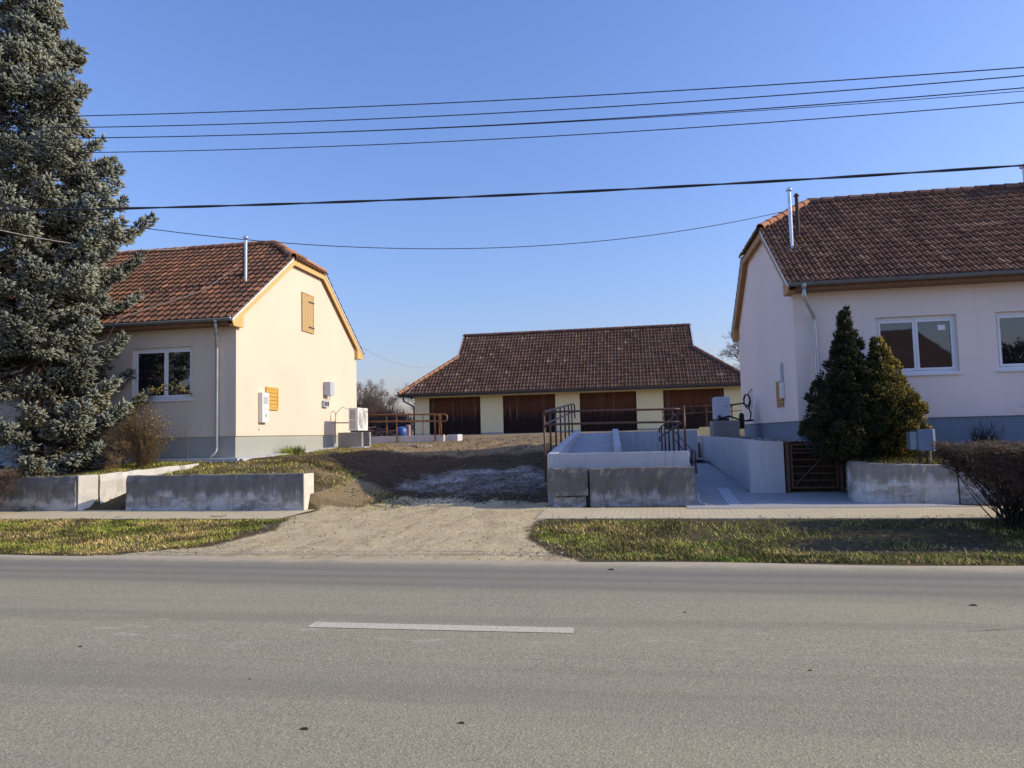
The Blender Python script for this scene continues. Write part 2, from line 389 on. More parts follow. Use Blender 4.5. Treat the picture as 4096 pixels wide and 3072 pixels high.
def ground():
    m, t, b = mat('yard_earth'); g = N(t, b)
    r, gr, pa = g.sep(g.attr('zone'))        # gravel, grass, pale mortar dust
    n1 = g.noise(1.1, 7, .65); n2 = g.noise(7, 7, .72); n3 = g.noise(42, 5, .75)
    earth = g.ramp(n2, [(.28, (.062, .039, .019)), (.5, (.125, .083, .043)), (.72, (.22, .152, .083))])
    earth = g.mix(g.ramp(n1, [(.4, 0), (.65, .55)]), earth, (.18, .132, .082))
    earth = g.mix(g.ramp(n3, [(.56, 0), (.68, .6)]), earth, (.29, .225, .15))
    earth = g.mix(g.ramp(n3, [(.30, .7), (.42, 0)]), earth, (.05, .036, .025))
    dr = g.attr('sunlit_tone', 'Fac')
    earth = g.mix(g.ramp(g.math('ADD', dr, g.math('ADD', g.math('MULTIPLY', n2, .5), -.25)), [(.3, .0), (.75, 1)]), g.mix(1.0, earth, (.50, .48, .46), 'MULTIPLY'), g.mix(.72, earth, (.30, .225, .125)))  # earth darkened for the house shadow, lightened where sunlit: light put into its colour
    gv = g.vor(30, out='Color'); gvd = g.vor(30)
    grav = g.ramp(g.sep(gv)[0], [(0, (.50, .41, .235)), (.55, (.64, .535, .315)), (.92, (.73, .62, .385)), (1, (.38, .30, .18))])
    grav = g.mix(g.ramp(gvd, [(.4, 0), (.75, .45)]), grav, (.44, .36, .21))
    grav = g.mix(g.ramp(g.noise(.9, 6, .65, g.scale(g.obj(), (1, 1.8, 1))), [(.42, 0), (.68, .5)]), grav, (.50, .40, .225))
    grav = g.mix(g.ramp(g.noise(3.2, 7, .72, g.scale(g.obj(), (1.5, .35, 1), (0, 0, -.55))), [(.54, 0), (.66, .6)]), grav, (.27, .20, .11))
    grav = g.mix(g.ramp(g.noise(1.7, 7, .7, g.scale(g.obj(), (1, .7, 1), (0, 0, .4))), [(.50, 0), (.66, .55)]), grav, (.36, .275, .155))
    grav = g.mix(g.ramp(n3, [(.30, .55), (.40, 0)]), grav, (.20, .155, .095))
    px_, py_, pz_ = g.sep(g.obj())
    tread = g.ramp(g.noise(9, 4, .6, g.scale(g.obj(), (.4, 3.2, 1))), [(.42, .25), (.58, 1)])
    for x0, kx, wd in ((-4.6, .17, .13), (-3.2, .17, .13), (-5.6, .02, .10), (-4.1, .02, .10), (-2.4, -.12, .09)):
        d = g.math('ABSOLUTE', g.math('SUBTRACT', g.math('SUBTRACT', px_, x0), g.math('ADD', g.math('MULTIPLY', g.math('ADD', py_, -12.0), kx), g.math('MULTIPLY', g.math('ADD', g.noise(.5, 2), -.5), .9))))
        tm = g.math('MULTIPLY', g.math('MULTIPLY', g.ramp(g.math('MULTIPLY', d, 1 / (wd * 3)), [(.12, 1), (.55, 0)]), tread), g.ramp(g.noise(.8, 4), [(.38, 0), (.55, .55)]))
        grav = g.mix(tm, grav, (.30, .225, .125)); earth = g.mix(g.math('MULTIPLY', tm, .9), earth, (.050, .034, .020))
    soil = g.ramp(n2, [(.3, (.042, .030, .017)), (.5, (.085, .063, .034)), (.7, (.15, .115, .060))])
    soil = g.mix(g.ramp(g.noise(3.1, 6, .7), [(.50, 0), (.64, .6)]), soil, (.080, .100, .026))
    soil = g.mix(g.ramp(n3, [(.55, 0), (.66, .5)]), soil, (.30, .25, .15))
    pale = g.ramp(n2, [(.35, (.30, .285, .25)), (.7, (.56, .535, .48))])
    edge = g.math('ADD', g.math('MULTIPLY', g.math('ADD', n2, -.5), .9), g.math('MULTIPLY', g.math('ADD', g.noise(2.0, 5, .6), -.5), .8))
    def k(v, a=.40, b_=.62, m_=1.0): return g.ramp(g.math('ADD', v, g.math('MULTIPLY', edge, m_)), [(a, 0), (b_, 1)])
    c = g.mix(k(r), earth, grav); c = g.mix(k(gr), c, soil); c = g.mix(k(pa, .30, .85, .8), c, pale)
    nb = g.bump(n2, .7, .05)
    g.out(c, .97, g.bump(n3, .6, .02, nb), 0, .15)
    return m
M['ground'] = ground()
def foliage(name, rough=.7, trans=0.0):
    m, t, b = mat(name); g = N(t, b)
    g.out(g.attr('col'), rough, None, 0, .25)
    return m
M['needles'] = foliage('blue_spruce_needles', .75)
M['scales'] = foliage('conifer_scale_leaves', .8)
M['twigs'] = foliage('bare_twigs', .9)
M['blades'] = foliage('grass_blades', .8)
def glass():
    m, t, b = mat('dark_window_glass'); g = N(t, b)
    w = g.noise(1.4, 2, .5)
    g.out((.010, .012, .015), .02, g.bump(w, .05, .02), 0, .5); b.inputs['IOR'].default_value = 2.1
    return m
M['glass'] = glass()

# ------------------------------------------------------------------ terrain
def sm(t): t = np.clip(t, 0, 1); return t * t * (3 - 2 * t)
def _hash(ix, iy, s):
    v = np.sin(ix * 127.1 + iy * 311.7 + s * 74.7) * 43758.5453
    return v - np.floor(v)
def vnoise(x, y, s=0):
    ix, iy = np.floor(x), np.floor(y); fx, fy = x - ix, y - iy
    fx = fx * fx * (3 - 2 * fx); fy = fy * fy * (3 - 2 * fy)
    a, b_, c, d = _hash(ix, iy, s), _hash(ix + 1, iy, s), _hash(ix, iy + 1, s), _hash(ix + 1, iy + 1, s)
    return (a * (1 - fx) + b_ * fx) * (1 - fy) + (c * (1 - fx) + d * fx) * fy - .5
def road_edge(X): return 9.16 - .042 * (X + 2)          # kerbless edge of the asphalt
def walk_near(X): return 12.80 - .040 * (X + 1.56)
def walk_far(X): return 14.62 - .036 * (X + 6.9)
def wall_y(X): return np.where(X < -3, 14.74 - .04 * (X + 9), np.where(X < 3, 15.1, 15.05))
def bed_x(Y): return -12.55 + (Y - 14.8) * .68          # garden-bed wall beside the steps
def grass_l(Y): return np.interp(Y, [9.2, 9.6, 10.2, 11.6, 13.4], [-8.6, -7.6, -6.5, -6.15, -6.7])
def grass_r(Y): return np.interp(Y, [9.2, 9.6, 10.8, 12.6, 13.5], [-.7, -1.0, -1.6, -1.7, -1.0])
def height(X, Y, rough=True):
    X = np.asarray(X, float); Y = np.asarray(Y, float)
    re_, wn = road_edge(X), walk_near(X)
    t = np.clip((Y - re_) / np.maximum(wn - re_, .5), 0, 1)
    verge = sm((X - grass_r(Y)) / .8) + sm((grass_l(Y) - X) / .8)
    right = (X > -3)
    z = -.012 + .10 * sm(t) + verge * np.sin(np.pi * t) * np.where(right, -.10, -.02)
    z = np.where(Y < re_, -.03, z)
    zc = np.interp(Y, [14.4, 15.4, 16.2, 18, 20, 22, 24, 26, 30, 36, 42], [.09, .10, .16, .42, .70, .95, 1.15, 1.30, 1.50, 1.60, 1.65])
    yl = np.interp(Y, [14.6, 15.2, 17.8, 21, 26, 32, 42], [.74, .80, 1.12, 1.20, 1.36, 1.52, 1.65])
    s = sm((X + 8.6) / 3.4)
    # the bank beside the end of the long low wall falls towards the drive
    back = yl * (1 - s) + zc * s
    yr = np.interp(Y, [15.1, 17, 22, 30, 42], [.79, 1.08, 1.28, 1.45, 1.65])
    back = np.where(X > 2.3, yr, back)
    gap = (X > bed_x(Y) - .17) & (X < -11.35 + (Y - 15) * .3) & (Y < 17.2)
    back = np.where(gap, np.minimum(back, .12 + (Y - 14.9) * .42), back)
    ramp = (X > -1.68) & (X < 2.60 - .041 * (np.maximum(Y, 16.6) - 16.6)) & (Y > 14.4) & (Y < 24.2)
    back = np.where(ramp, -.06, back)
    fore = (X > 2.3) & (X < 4.46) & (Y < 16.6)
    back = np.where(fore, .02, back)
    grv = (X >= 2.60 - .041 * (Y - 16.6)) & (X < 3.78) & (Y >= 16.58) & (Y < 27)
    back = np.where(grv, 1.26, back)
    z = np.where(Y > wall_y(X) + .1, back, np.minimum(z, .088))
    if rough:
        n = vnoise(X * 1.7, Y * 1.7, 1) * .05 + vnoise(X * 5.1, Y * 5.1, 2) * .03 + vnoise(X * 11, Y * 11, 3) * .014
        amp = np.where(Y > 14.8, 1.0, np.where(Y < re_, 0, .45))
        yard = (X > -9) & (X < -1.8) & (Y > 16.5) & (Y < 36)
        amp = amp * np.where(yard, 1.6, 1.0)
        near = (np.abs(X) < 40) & (Y < 44) & ~(grv | ramp | fore)
        z = z + np.where(near, n * amp, 0)
        # wheel ruts of the dirt drive
        for off, wd in ((-3.7, .2), (-5.2, .2), (-2.5, .16)):
            d = X - (off + .10 * (Y - 16) * (.4 if off > -4 else .2) + .25 * np.sin(Y * .5))
            z = z - np.where((Y > 15) & (Y < 27), .05 * np.exp(-(d / wd) ** 2), 0)
    return z
def hz(x, y): return float(height(np.array([x]), np.array([y]))[0])

xs = np.concatenate([[-700, -300, -140, -80, -50, -36, -28], np.arange(-24, 12.01, .14), [13, 15, 18, 24, 34, 50, 90, 160, 300, 700]])
ys = np.concatenate([[-400, -150, -60, -30, -14, -6, 0, 2.5, 5, 7.5], np.arange(8.4, 30, .12), np.arange(30, 46, .4), [48, 52, 60, 80, 120, 200, 400, 900, 1800]])
GX, GY = np.meshgrid(xs, ys)
GZ = height(GX, GY)
V = np.stack([GX.ravel(), GY.ravel(), GZ.ravel()], 1)
nx, ny = len(xs), len(ys)
ii = np.arange(nx - 1)[None, :] + np.arange(ny - 1)[:, None] * nx
F = np.stack([ii, ii + 1, ii + 1 + nx, ii + nx], -1).reshape(-1, 4)
me = np_mesh('ground', V, F, smooth=True)
gl, gr_ = grass_l(GY), grass_r(GY)
front = (GY < wall_y(GX) + .05)
apron = front & (GY > 8) 
zr = np.where(front, sm((GX - gl) / .7 + .5) * sm((gr_ - GX) / .7 + .5), sm((16.6 - GY + .25 * (-3.2 - GX)) / 1.3) * sm((GX + 6.1 - .15 * (GY - 15)) / .7) * sm((-1.4 - GX) / .5))
zr = np.where((GX > 2.45) & (GX < 3.75) & (GY > 16.5), .0, zr)
zg = np.where(front, 1 - zr, 0)
zg = np.where((GY > 14.9) & (GY < 18) & (GX < -6.9), .42 + .25 * sm((17 - GY) / 1), zg)
zg = np.where((GY > 14.9) & (GX > 4.3), .8, zg)
zg = np.where((GY > 17.5) & (GX > -10.6) & (GX < -8.9) & (GY < 25.5), .45, zg)
zg = np.where(GY > 50, .55, zg)
def blob(cx, cy, rx, ry, a=0):
    c, s_ = math.cos(a), math.sin(a); u = (GX - cx) * c + (GY - cy) * s_; v = -(GX - cx) * s_ + (GY - cy) * c
    return np.exp(-((u / rx) ** 2 + (v / ry) ** 2))
pal = np.maximum.reduce([blob(-4.9, 18.4, 1.0, 1.5, -.35), blob(-4.2, 19.3, 1.3, .75), blob(-2.6, 18.6, .75, 1.2), blob(-5.4, 17.4, .55, .5), blob(-3.2, 19.6, .8, .5)])
pal = np.where(GY > 16.2, np.maximum(pal * .68, .53 * blob(-3.4, 17.9, 2.6, 2.3)) + .22 * vnoise(GX * 1.8, GY * 1.8, 41), 0)
zone = me.attributes.new('zone', 'FLOAT_COLOR', 'POINT')
zc4 = np.ones((nx * ny, 4), np.float32); zc4[:, 0] = zr.ravel(); zc4[:, 1] = zg.ravel(); zc4[:, 2] = pal.ravel()
zone.data.foreach_set('color', zc4.ravel())
sunlit_v = sm((GY - 21.2 - .25 * (GX + 5)) / 2.2) * (GY < 44) + sm((-5.2 - GX) / 1.2) * sm((17.6 - GY) / 1.2)  # painted light: paler where sun reaches the yard, dark where house shade falls
dry = me.attributes.new('sunlit_tone', 'FLOAT', 'POINT'); dry.data.foreach_set('value', sunlit_v.ravel().astype(np.float32))  # dry holds the painted sun and shade tone, not moisture
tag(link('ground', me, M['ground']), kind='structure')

def sheet(name, polyl, z, m, seg=1):
    """strip between two polylines [(xa,ya,xb,yb)..]"""
    b = MB(); vs = []
    for (xa, ya, xb, yb) in polyl: vs += [(xa, ya, z), (xb, yb, z)]
    b.add(vs, [(2 * i, 2 * i + 2, 2 * i + 3, 2 * i + 1) for i in range(len(polyl) - 1)])
    return tag(b.build(name, m), kind='structure')
rx = [-160, -40, -20, -10, -5, 0, 5, 10, 20, 40, 160]
sheet('road', [(x, 2.75 - .02 * x, x + .0, float(road_edge(x)) + .05 * math.sin(x * 1.7)) for x in sorted(rx + [i * .5 for i in range(-30, 30)])], 0.0, M['asphalt'])
mk = MB()
mk.add([(-2.80, 5.88, .004), (-.52, 5.86, .004), (-.53, 6.02, .004), (-2.80, 6.05, .004)], [(0, 1, 2, 3)])
for k in (-3, -2, -1, 1, 2, 3):
    x0 = -2.80 + k * 7.5
    mk.add([(x0, 5.88, .004), (x0 + 2.28, 5.86, .004), (x0 + 2.28, 6.02, .004), (x0, 6.04, .004)], [(0, 1, 2, 3)]) if abs(k) > 1 else None
tag(mk.build('road_marking', M['paint']), kind='structure')
def walk(name, x0, x1, m, n=24, zt=.10, near=None, far=None):
    b = MB(); X = np.linspace(x0, x1, n); vs = []
    for x in X:
        ya = float(walk_near(x)); yb = float(walk_far(x)) + .14
        vs += [(x, ya, zt - .14), (x, ya, zt), (x, yb, zt)]
    fs = []
    for i in range(n - 1):
        fs += [(3 * i, 3 * i + 3, 3 * i + 4, 3 * i + 1), (3 * i + 1, 3 * i + 4, 3 * i + 5, 3 * i + 2)]
    b.add(vs, fs); return tag(b.build(name, m), kind='structure')
walk('pavement', -60, -6.75, M['slab'])
walk('paved_footpath', -1.75, 60, M['paver'])
# concrete forecourt and the first lane of the ramp beside the retaining wall
def lane_z(y): return float(np.interp(y, [14.2, 15.4, 16.55, 23.4], [.106, .112, .20, .72]))
fc = MB()
rowsY = [14.2, 15.4, 16.55]
for (ya, xa, xb), (yb, xc, xd) in zip([(14.2, 1.0, 6.2), (15.4, 1.0, 4.45)], [(15.4, 1.0, 4.45), (16.55, 1.0, 4.60)]):
    fc.add([(xa, ya, lane_z(ya)), (xb, ya, lane_z(ya)), (xd, yb, lane_z(yb)), (xc, yb, lane_z(yb))], [(0, 1, 2, 3)])
fc.add([(1.0, 16.55, .20), (2.52, 16.55, .20), (2.1, 23.4, .72), (.9, 23.4, .72)], [(0, 1, 2, 3)])
tag(fc.build('concrete_path', M['lane']), kind='structure')
ln = MB()
for k in range(4):
    for ya, yb in ((14.66, 15.4), (15.4, 16.55), (16.55, 17.25)):
        xa, xb = 1.85 + .02 * (ya - 14.6) + k * .062, 1.85 + .02 * (yb - 14.6) + k * .062
        ln.add([(xa, ya, lane_z(ya) + .005), (xa + .034, ya, lane_z(ya) + .005), (xb + .034, yb, lane_z(yb) + .005), (xb, yb, lane_z(yb) + .005)], [(0, 1, 2, 3)])
tag(ln.build('path_line_marking', M['line_white']), kind='structure')

# ------------------------------------------------------------------ roof tiles
PROFILE = [(0, .002), (.018, .042), (.062, .046), (.080, .006), (.140, .000), (.152, .028), (.178, .028), (.190, -.002)]
def tile_plane(p0, u, v, lu, lv, cuts=(), tw=.205, th=.335, seed=0, lip=.042):
    """tiled rectangle from p0 along u (eave) and v (up the slope); cuts: (point, outward normal)"""
    p0 = np.array(p0, float); u = np.array(u, float); v = np.array(v, float); n = np.cross(u, v); n /= np.linalg.norm(n)
    rng = np.random.default_rng(seed)
    nu = int(math.ceil(lu / tw)); nv = int(math.ceil(lv / th))
    pu = np.array([a for a, _ in PROFILE]) * (tw / .205); ph = np.array([h for _, h in PROFILE]); k = len(pu)
    U = (np.arange(nu)[:, None] * tw + pu[None, :]).ravel(); Hh = np.tile(ph, nu)
    U = np.append(U, nu * tw); Hh = np.append(Hh, .004)
    jit = rng.normal(0, .003, (nv, nu))
    Vs = []; Fs = []; C = []
    base = 0; cnt = len(U)
    tint_patch = rng.normal(0, .08, (nv, nu))
    for j in range(nv):
        v0, v1 = j * th - .02, min((j + 1) * th + .02, lv)
        jr = np.append(np.repeat(jit[j], k), 0)
        rows = [(v0, Hh - .004), (v0, Hh + lip + jr), (v1, Hh + .0 + jr * .3)]
        for (vv, hh) in rows:
            Vs.append(p0 + U[:, None] * u + vv * v + hh[:, None] * n)
        a = np.arange(cnt - 1)
        for r in range(2):
            s0 = base + r * cnt
            Fs.append(np.stack([s0 + a, s0 + a + 1, s0 + cnt + a + 1, s0 + cnt + a], 1))
            tn = np.clip(rng.beta(2.2, 2.6, nu) + tint_patch[j], 0, 1)
            C.append(np.repeat(tn, k)[:cnt - 1])
        base += 3 * cnt
    V_ = np.concatenate(Vs); F_ = np.concatenate(Fs); c = np.concatenate(C)
    if cuts:
        me = np_mesh('t', V_, F_, np.stack([c, c, c], 1))
        bm = bmesh.new(); bm.from_mesh(me)
        for co, no in cuts:
            bmesh.ops.bisect_plane(bm, geom=bm.verts[:] + bm.edges[:] + bm.faces[:], plane_co=co, plane_no=no, clear_outer=True)
        bmesh.ops.triangulate(bm, faces=[f for f in bm.faces if len(f.verts) > 4])
        lay = bm.faces.layers.float_color['col']
        vv = np.array([x.co[:] for x in bm.verts]); bm.verts.index_update()
        ff = []; cc = []
        for f in bm.faces:
            q = [x.index for x in f.verts]
            if len(q) == 3: q.append(q[2])
            ff.append(q); cc.append(f[lay][0])
        bm.free(); bpy.data.meshes.remove(me)
        return vv, ff, cc
    return V_, F_.tolist(), c.tolist()
def join_tiles(name, planes, m, parent):
    Vv = []; Ff = []; Cc = []; b = 0
    for V_, F_, c in planes:
        Vv.append(V_); Ff += [[i + b for i in dict.fromkeys(f)] for f in F_]; Cc += list(c); b += len(V_)
    me = bpy.data.meshes.new(name); me.from_pydata(np.concatenate(Vv).tolist(), [], Ff)
    a = me.attributes.new('col', 'FLOAT_COLOR', 'FACE')
    a.data.foreach_set('color', np.repeat(np.array(Cc, np.float32)[:, None], 4, 1).ravel())
    me.update()
    return link(name, me, m, parent)
def ridge_caps(name, lines, m, parent, r=.115, L=.36, seed=1):
    """overlapping half-round caps along each line"""
    rng = np.random.default_rng(seed); Vv = []; Ff = []; Cc = []; b = 0
    for a, c in lines:
        a, c = Vector(a), Vector(c); d = c - a; n = max(1, round(d.length / L)); t = d.normalized()
        s = t.cross(Vector((0, 0, 1))).normalized(); up = s.cross(t)
        for i in range(n):
            q0, q1 = a + d * (i / n), a + d * ((i + 1.12) / n)
            r0, r1 = r * 1.12, r * .92
            tn = float(np.clip(rng.normal(.5, .2), 0, 1))
            ang = [math.pi * (-.08 + 1.16 * k / 7) for k in range(8)]
            ring = []
            for (q, rr) in ((q0, r0 - .02), (q0, r0), (q1, r1)):
                ring += [tuple(q + s * math.cos(h) * rr + up * (math.sin(h) * rr - .035)) for h in ang]
            Vv += ring
            for k in range(7):
                for e in range(2):
                    Ff.append((b + e * 8 + k, b + e * 8 + k + 1, b + e * 8 + 9 + k, b + e * 8 + 8 + k)); Cc.append(tn)
            b += 24
    me = bpy.data.meshes.new(name); me.from_pydata(Vv, [], Ff)
    at = me.attributes.new('col', 'FLOAT_COLOR', 'FACE')
    at.data.foreach_set('color', np.repeat(np.array(Cc, np.float32)[:, None], 4, 1).ravel()); me.update()
    return link(name, me, m, parent)

def wall_face(b, x0, x1, z0, z1, y, holes, depth):
    """front wall sheet facing -Y with real window reveals"""
    X = sorted({x0, x1, *[h[0] for h in holes], *[h[1] for h in holes]}); Z = sorted({z0, z1, *[h[2] for h in holes], *[h[3] for h in holes]})
    for i in range(len(X) - 1):
        for j in range(len(Z) - 1):
            cx, cz = (X[i] + X[i + 1]) / 2, (Z[j] + Z[j + 1]) / 2
            if any(h[0] < cx < h[1] and h[2] < cz < h[3] for h in holes): continue
            b.add([(X[i], y, Z[j]), (X[i + 1], y, Z[j]), (X[i + 1], y, Z[j + 1]), (X[i], y, Z[j + 1])], [(0, 1, 2, 3)])
    for (a, c, d, e) in holes:
        k = y + depth
        b.add([(a, y, d), (c, y, d), (c, y, e), (a, y, e), (a, k, d), (c, k, d), (c, k, e), (a, k, e)],
              [(0, 4, 5, 1), (1, 5, 6, 2), (2, 6, 7, 3), (3, 7, 4, 0)])
def window(parent, a, c, d, e, y, depth=.14, sill=True, sticker=False, mullion=.5):
    """white two-leaf window set into a reveal"""
    yf = y + depth - .05
    fr = MB(); w = .055
    fr.box((a, yf, d), (a + w, yf + .09, e)); fr.box((c - w, yf, d), (c, yf + .09, e))
    fr.box((a + w, yf, e - .075), (c - w, yf + .09, e)); fr.box((a + w, yf, d), (c - w, yf + .09, d + w))
    f = fr.build('window', M['upvc'], parent)
    mx = a + (c - a) * mullion
    for k, (p, q) in enumerate(((a + w, mx), (mx, c - w))):
        s = MB(); t = .055; y0 = yf - .018
        z0, z1 = d + w + .004, e - .08
        s.box((p + .003, y0, z0), (p + t, y0 + .06, z1)); s.box((q - t, y0, z0), (q - .003, y0 + .06, z1))
        s.box((p + t, y0, z0), (q - t, y0 + .06, z0 + t)); s.box((p + t, y0, z1 - t), (q - t, y0 + .06, z1))
        s.build('sash', M['upvc'], f, bevel=.006)
        g = MB(); g.box((p + t, y0 + .03, z0 + t), (q - t, y0 + .045, z1 - t)); g.build('pane', M['glass'], f)
    if sticker:
        g = MB(); g.box((c - w - .30, yf + .004, e - .33), (c - w - .15, yf + .011, e - .22)); g.build('paper_sticker', M['sticker'], f)
    if sill:
        s = MB(); s.add([(a - .04, y - .045, d - .035), (c + .04, y - .045, d - .035), (c + .04, yf, d + .012), (a - .04, yf, d + .012),
                         (a - .04, y - .045, d - .06), (c + .04, y - .045, d - .06), (c + .04, yf, d - .02), (a - .04, yf, d - .02)],
                        [(0, 1, 2, 3), (7, 6, 5, 4), (4, 5, 1, 0), (5, 6, 2, 1), (6, 7, 3, 2), (7, 4, 0, 3)])
        s.build('sill', M['upvc'], f)
    return f

def gable_house(name, label, xg, sgn, y0, y1, length, ze, pitch, zk, oh, zpl, zbase, wallm, plm, tilem, ridgem, bargem, holes, over=.43, barge_x=.13, seed=3):
    """house with its half-hipped gable at x=xg; body runs away from it. sgn=+1: gable faces +X"""
    root = empty(name, (xg, y0, zbase)); tag(root, label, 'house')
    xb = xg - sgn * length
    ym = (y0 + y1) / 2; tp = math.tan(R(pitch))
    yE0, yE1 = y0 - over, y1 + over            # eave lines
    zr = ze + (ym - yE0) * tp                  # ridge
    hw = (ym - yE0) - (zk - ze) / tp           # half width at the kink
    rx_ = xg + sgn * barge_x                   # outer verge plane
    ridge_end = rx_ - sgn * (zr - zk) / math.tan(R(pitch - 1))
    zw = ze + over * tp - .10                  # wall top at the eaves
    lo, hi = min(xg, xb), max(xg, xb)
    # walls
    w = MB()
    wall_face(w, lo, hi, zpl, zw - .02, y0, holes, .14)
    prof = [(y0, zpl), (y1, zpl), (y1, zw), (ym + hw - .06, zk - .14), (ym - hw + .06, zk - .14), (y0, zw)]
    gx = [(xg, p[0], p[1]) for p in prof]; w.add(gx, [(0, 1, 2, 3, 4, 5)])
    ox = [(xb, p[0], p[1]) for p in prof]; w.add(ox, [(5, 4, 3, 2, 1, 0)])
    w.add([(lo, y1, zpl), (hi, y1, zpl), (hi, y1, zw), (lo, y1, zw)], [(3, 2, 1, 0)])
    w.add([(lo, y0 - .0, zpl), (hi, y0, zpl), (hi, y1, zpl), (lo, y1, zpl)], [(0, 3, 2, 1)])
    w.build('wall', wallm, root)
    p = MB(); i = .035; p.box((lo + i, y0 + i, zbase - .4), (hi - i, y1 - i, zpl + .02)); p.build('plinth', plm, root)
    # dark attic lid so that the reveals never see the sky
    # roof
    u = np.array([1.0, 0, 0]); ca, sa = math.cos(R(pitch)), math.sin(R(pitch))
    lv = (ym - yE0) / ca
    rt = rx_ + sgn * .035; xl, xr = min(rt, xb - sgn * .2), max(rt, xb - sgn * .2)
    hipn = Vector((sgn * math.sin(R(pitch - 1)), 0, math.cos(R(pitch - 1))))
    kp = Vector((rx_, ym, zk + .02))
    fr = tile_plane((xl, yE0, ze), (1, 0, 0), (0, ca, sa), xr - xl, lv, [(kp, hipn)], seed=seed)
    bk = tile_plane((xr, yE1, ze), (-1, 0, 0), (0, -ca, sa), xr - xl, lv, [(kp, hipn)], seed=seed + 1)
    ch, sh = math.cos(R(pitch - 1)), math.sin(R(pitch - 1))
    hl = (zr - zk) / sh + .05
    e0, e1 = ym - hw - .05, ym + hw + .05
    fn = Vector((0, -sa, ca)); bn = Vector((0, sa, ca))
    cuts = [(Vector((0, yE0, ze)), fn), (Vector((0, yE1, ze)), bn)]
    if sgn > 0: hp = tile_plane((rx_ + .06, e0, zk - .04), (0, 1, 0), (-ch, 0, sh), e1 - e0, hl, cuts, seed=seed + 2)
    else: hp = tile_plane((rx_ - .06, e1, zk - .04), (0, -1, 0), (ch, 0, sh), e1 - e0, hl, cuts, seed=seed + 2)
    roof = join_tiles('roof', [fr, bk, hp], tilem, root)
    k0, k1 = (rx_, ym - hw, zk + .06), (rx_, ym + hw, zk + .06); re = (ridge_end, ym, zr + .05)
    for q in (k0, k1): ridge_caps('hip_tiles', [(q, re)], M['ridge'], roof, seed=seed + 3)
    ridge_caps('ridge_tiles', [(re, (xb, ym, zr + .05))], ridgem, roof, seed=seed)
    # underside boarding
    sb = MB()
    sb.add([(lo, yE0 + .02, ze - .05), (hi, yE0 + .02, ze - .05), (hi, y0 + .05, ze + (y0 + .03 - yE0) * tp - .06), (lo, y0 + .05, ze + (y0 + .03 - yE0) * tp - .06)], [(0, 3, 2, 1)])
    sb.box((lo, yE0 + .03, ze - .16), (hi, yE0 + .055, ze - .01))
    sb.box((lo, yE0 + .056, ze - .16), (hi, y0 - .002, ze - .135))
    sb.build('eaves_boarding', M['shaded_fascia'], root)  # dark brown carries the shadow under the eaves in the wood colour
    # barge boards follow the half-hipped outline
    O = [(yE0, ze), (ym - hw, zk), (ym + hw, zk), (yE1, ze)]
    dz_ = .24
    I = [(yE0 + .10, ze - .17), (ym - hw + .09, zk - dz_ + .03), (ym + hw - .09, zk - dz_ + .03), (yE1 - .10, ze - .17)]
    bb = MB(); xa, xc = rx_ - sgn * .03, rx_
    for q in range(3):
        poly = [O[q], O[q + 1], I[q + 1], I[q]]
        if sgn < 0: pass
        bb.xprism([(a_, z_ - .012) for a_, z_ in poly], min(xa, xc), max(xa, xc))
    # boxed ends at the eaves
    for (ya, yb_) in ((yE0 + .10, y0 + .16), (yE1 - .10, y1 - .16)):
        s_ = 1 if yb_ > ya else -1
        zt = ze + (abs(yb_ - (yE0 if s_ > 0 else yE1))) * tp - .16
        bb.xprism([(ya, ze - .19), (yb_, ze - .19), (yb_, zt), (ya, ze - .14)][::s_], min(xg + sgn * .004, rx_ - sgn * .004), max(xg + sgn * .004, rx_ - sgn * .004))
    brg = bb.build('barge_board', bargem, root)
    so = MB()
    for q in range(3):
        a0, a1 = I[q], I[q + 1]
        so.add([(xg - sgn * .01, a0[0], a0[1] + .05), (rx_ - sgn * .03, a0[0], a0[1] + .05), (rx_ - sgn * .03, a1[0], a1[1] + .05), (xg - sgn * .01, a1[0], a1[1] + .05)], [(0, 1, 2, 3)])
    so.build('verge_soffit', M['ochre_d'], brg)
    for q in (0, 2):
        fl = MB(); a0, a1 = O[q], O[q + 1]
        fl.xprism([(a0[0], a0[1] - .075), (a1[0], a1[1] - .075), (a1[0], a1[1] - .012), (a0[0], a0[1] - .012)], min(rx_ + sgn * .002, rx_ + sgn * .022), max(rx_ + sgn * .002, rx_ + sgn * .022))
        fl.build('verge_flashing', M['flash'], brg)
    # gutter
    half = [math.pi + math.pi * k / 8 for k in range(9)]
    xl, xr = min(rx_, xb), max(rx_, xb)
    gt = MB(); gy, gz = yE0 - .045, ze - .015
    gt.tube([(xl, gy, gz), (xr, gy, gz)], .072, half=half); gt.tube([(xl, gy, gz), (xr, gy, gz)], .066, half=half)
    for xx in (xl + .001, xr - .001): gt.tube([(xx - .002, gy, gz), (xx + .002, gy, gz)], .070, 16)
    gt.tube([(xl, gy - .072, gz), (xr, gy - .072, gz)], .009, 6)
    gut = gt.build('gutter', M['gutter'], root, smooth=True)
    return root, dict(yE0=yE0, yE1=yE1, ze=ze, zr=zr, ym=ym, rx=rx_, ridge_end=ridge_end, tp=tp, gy=gy, gz=gz)

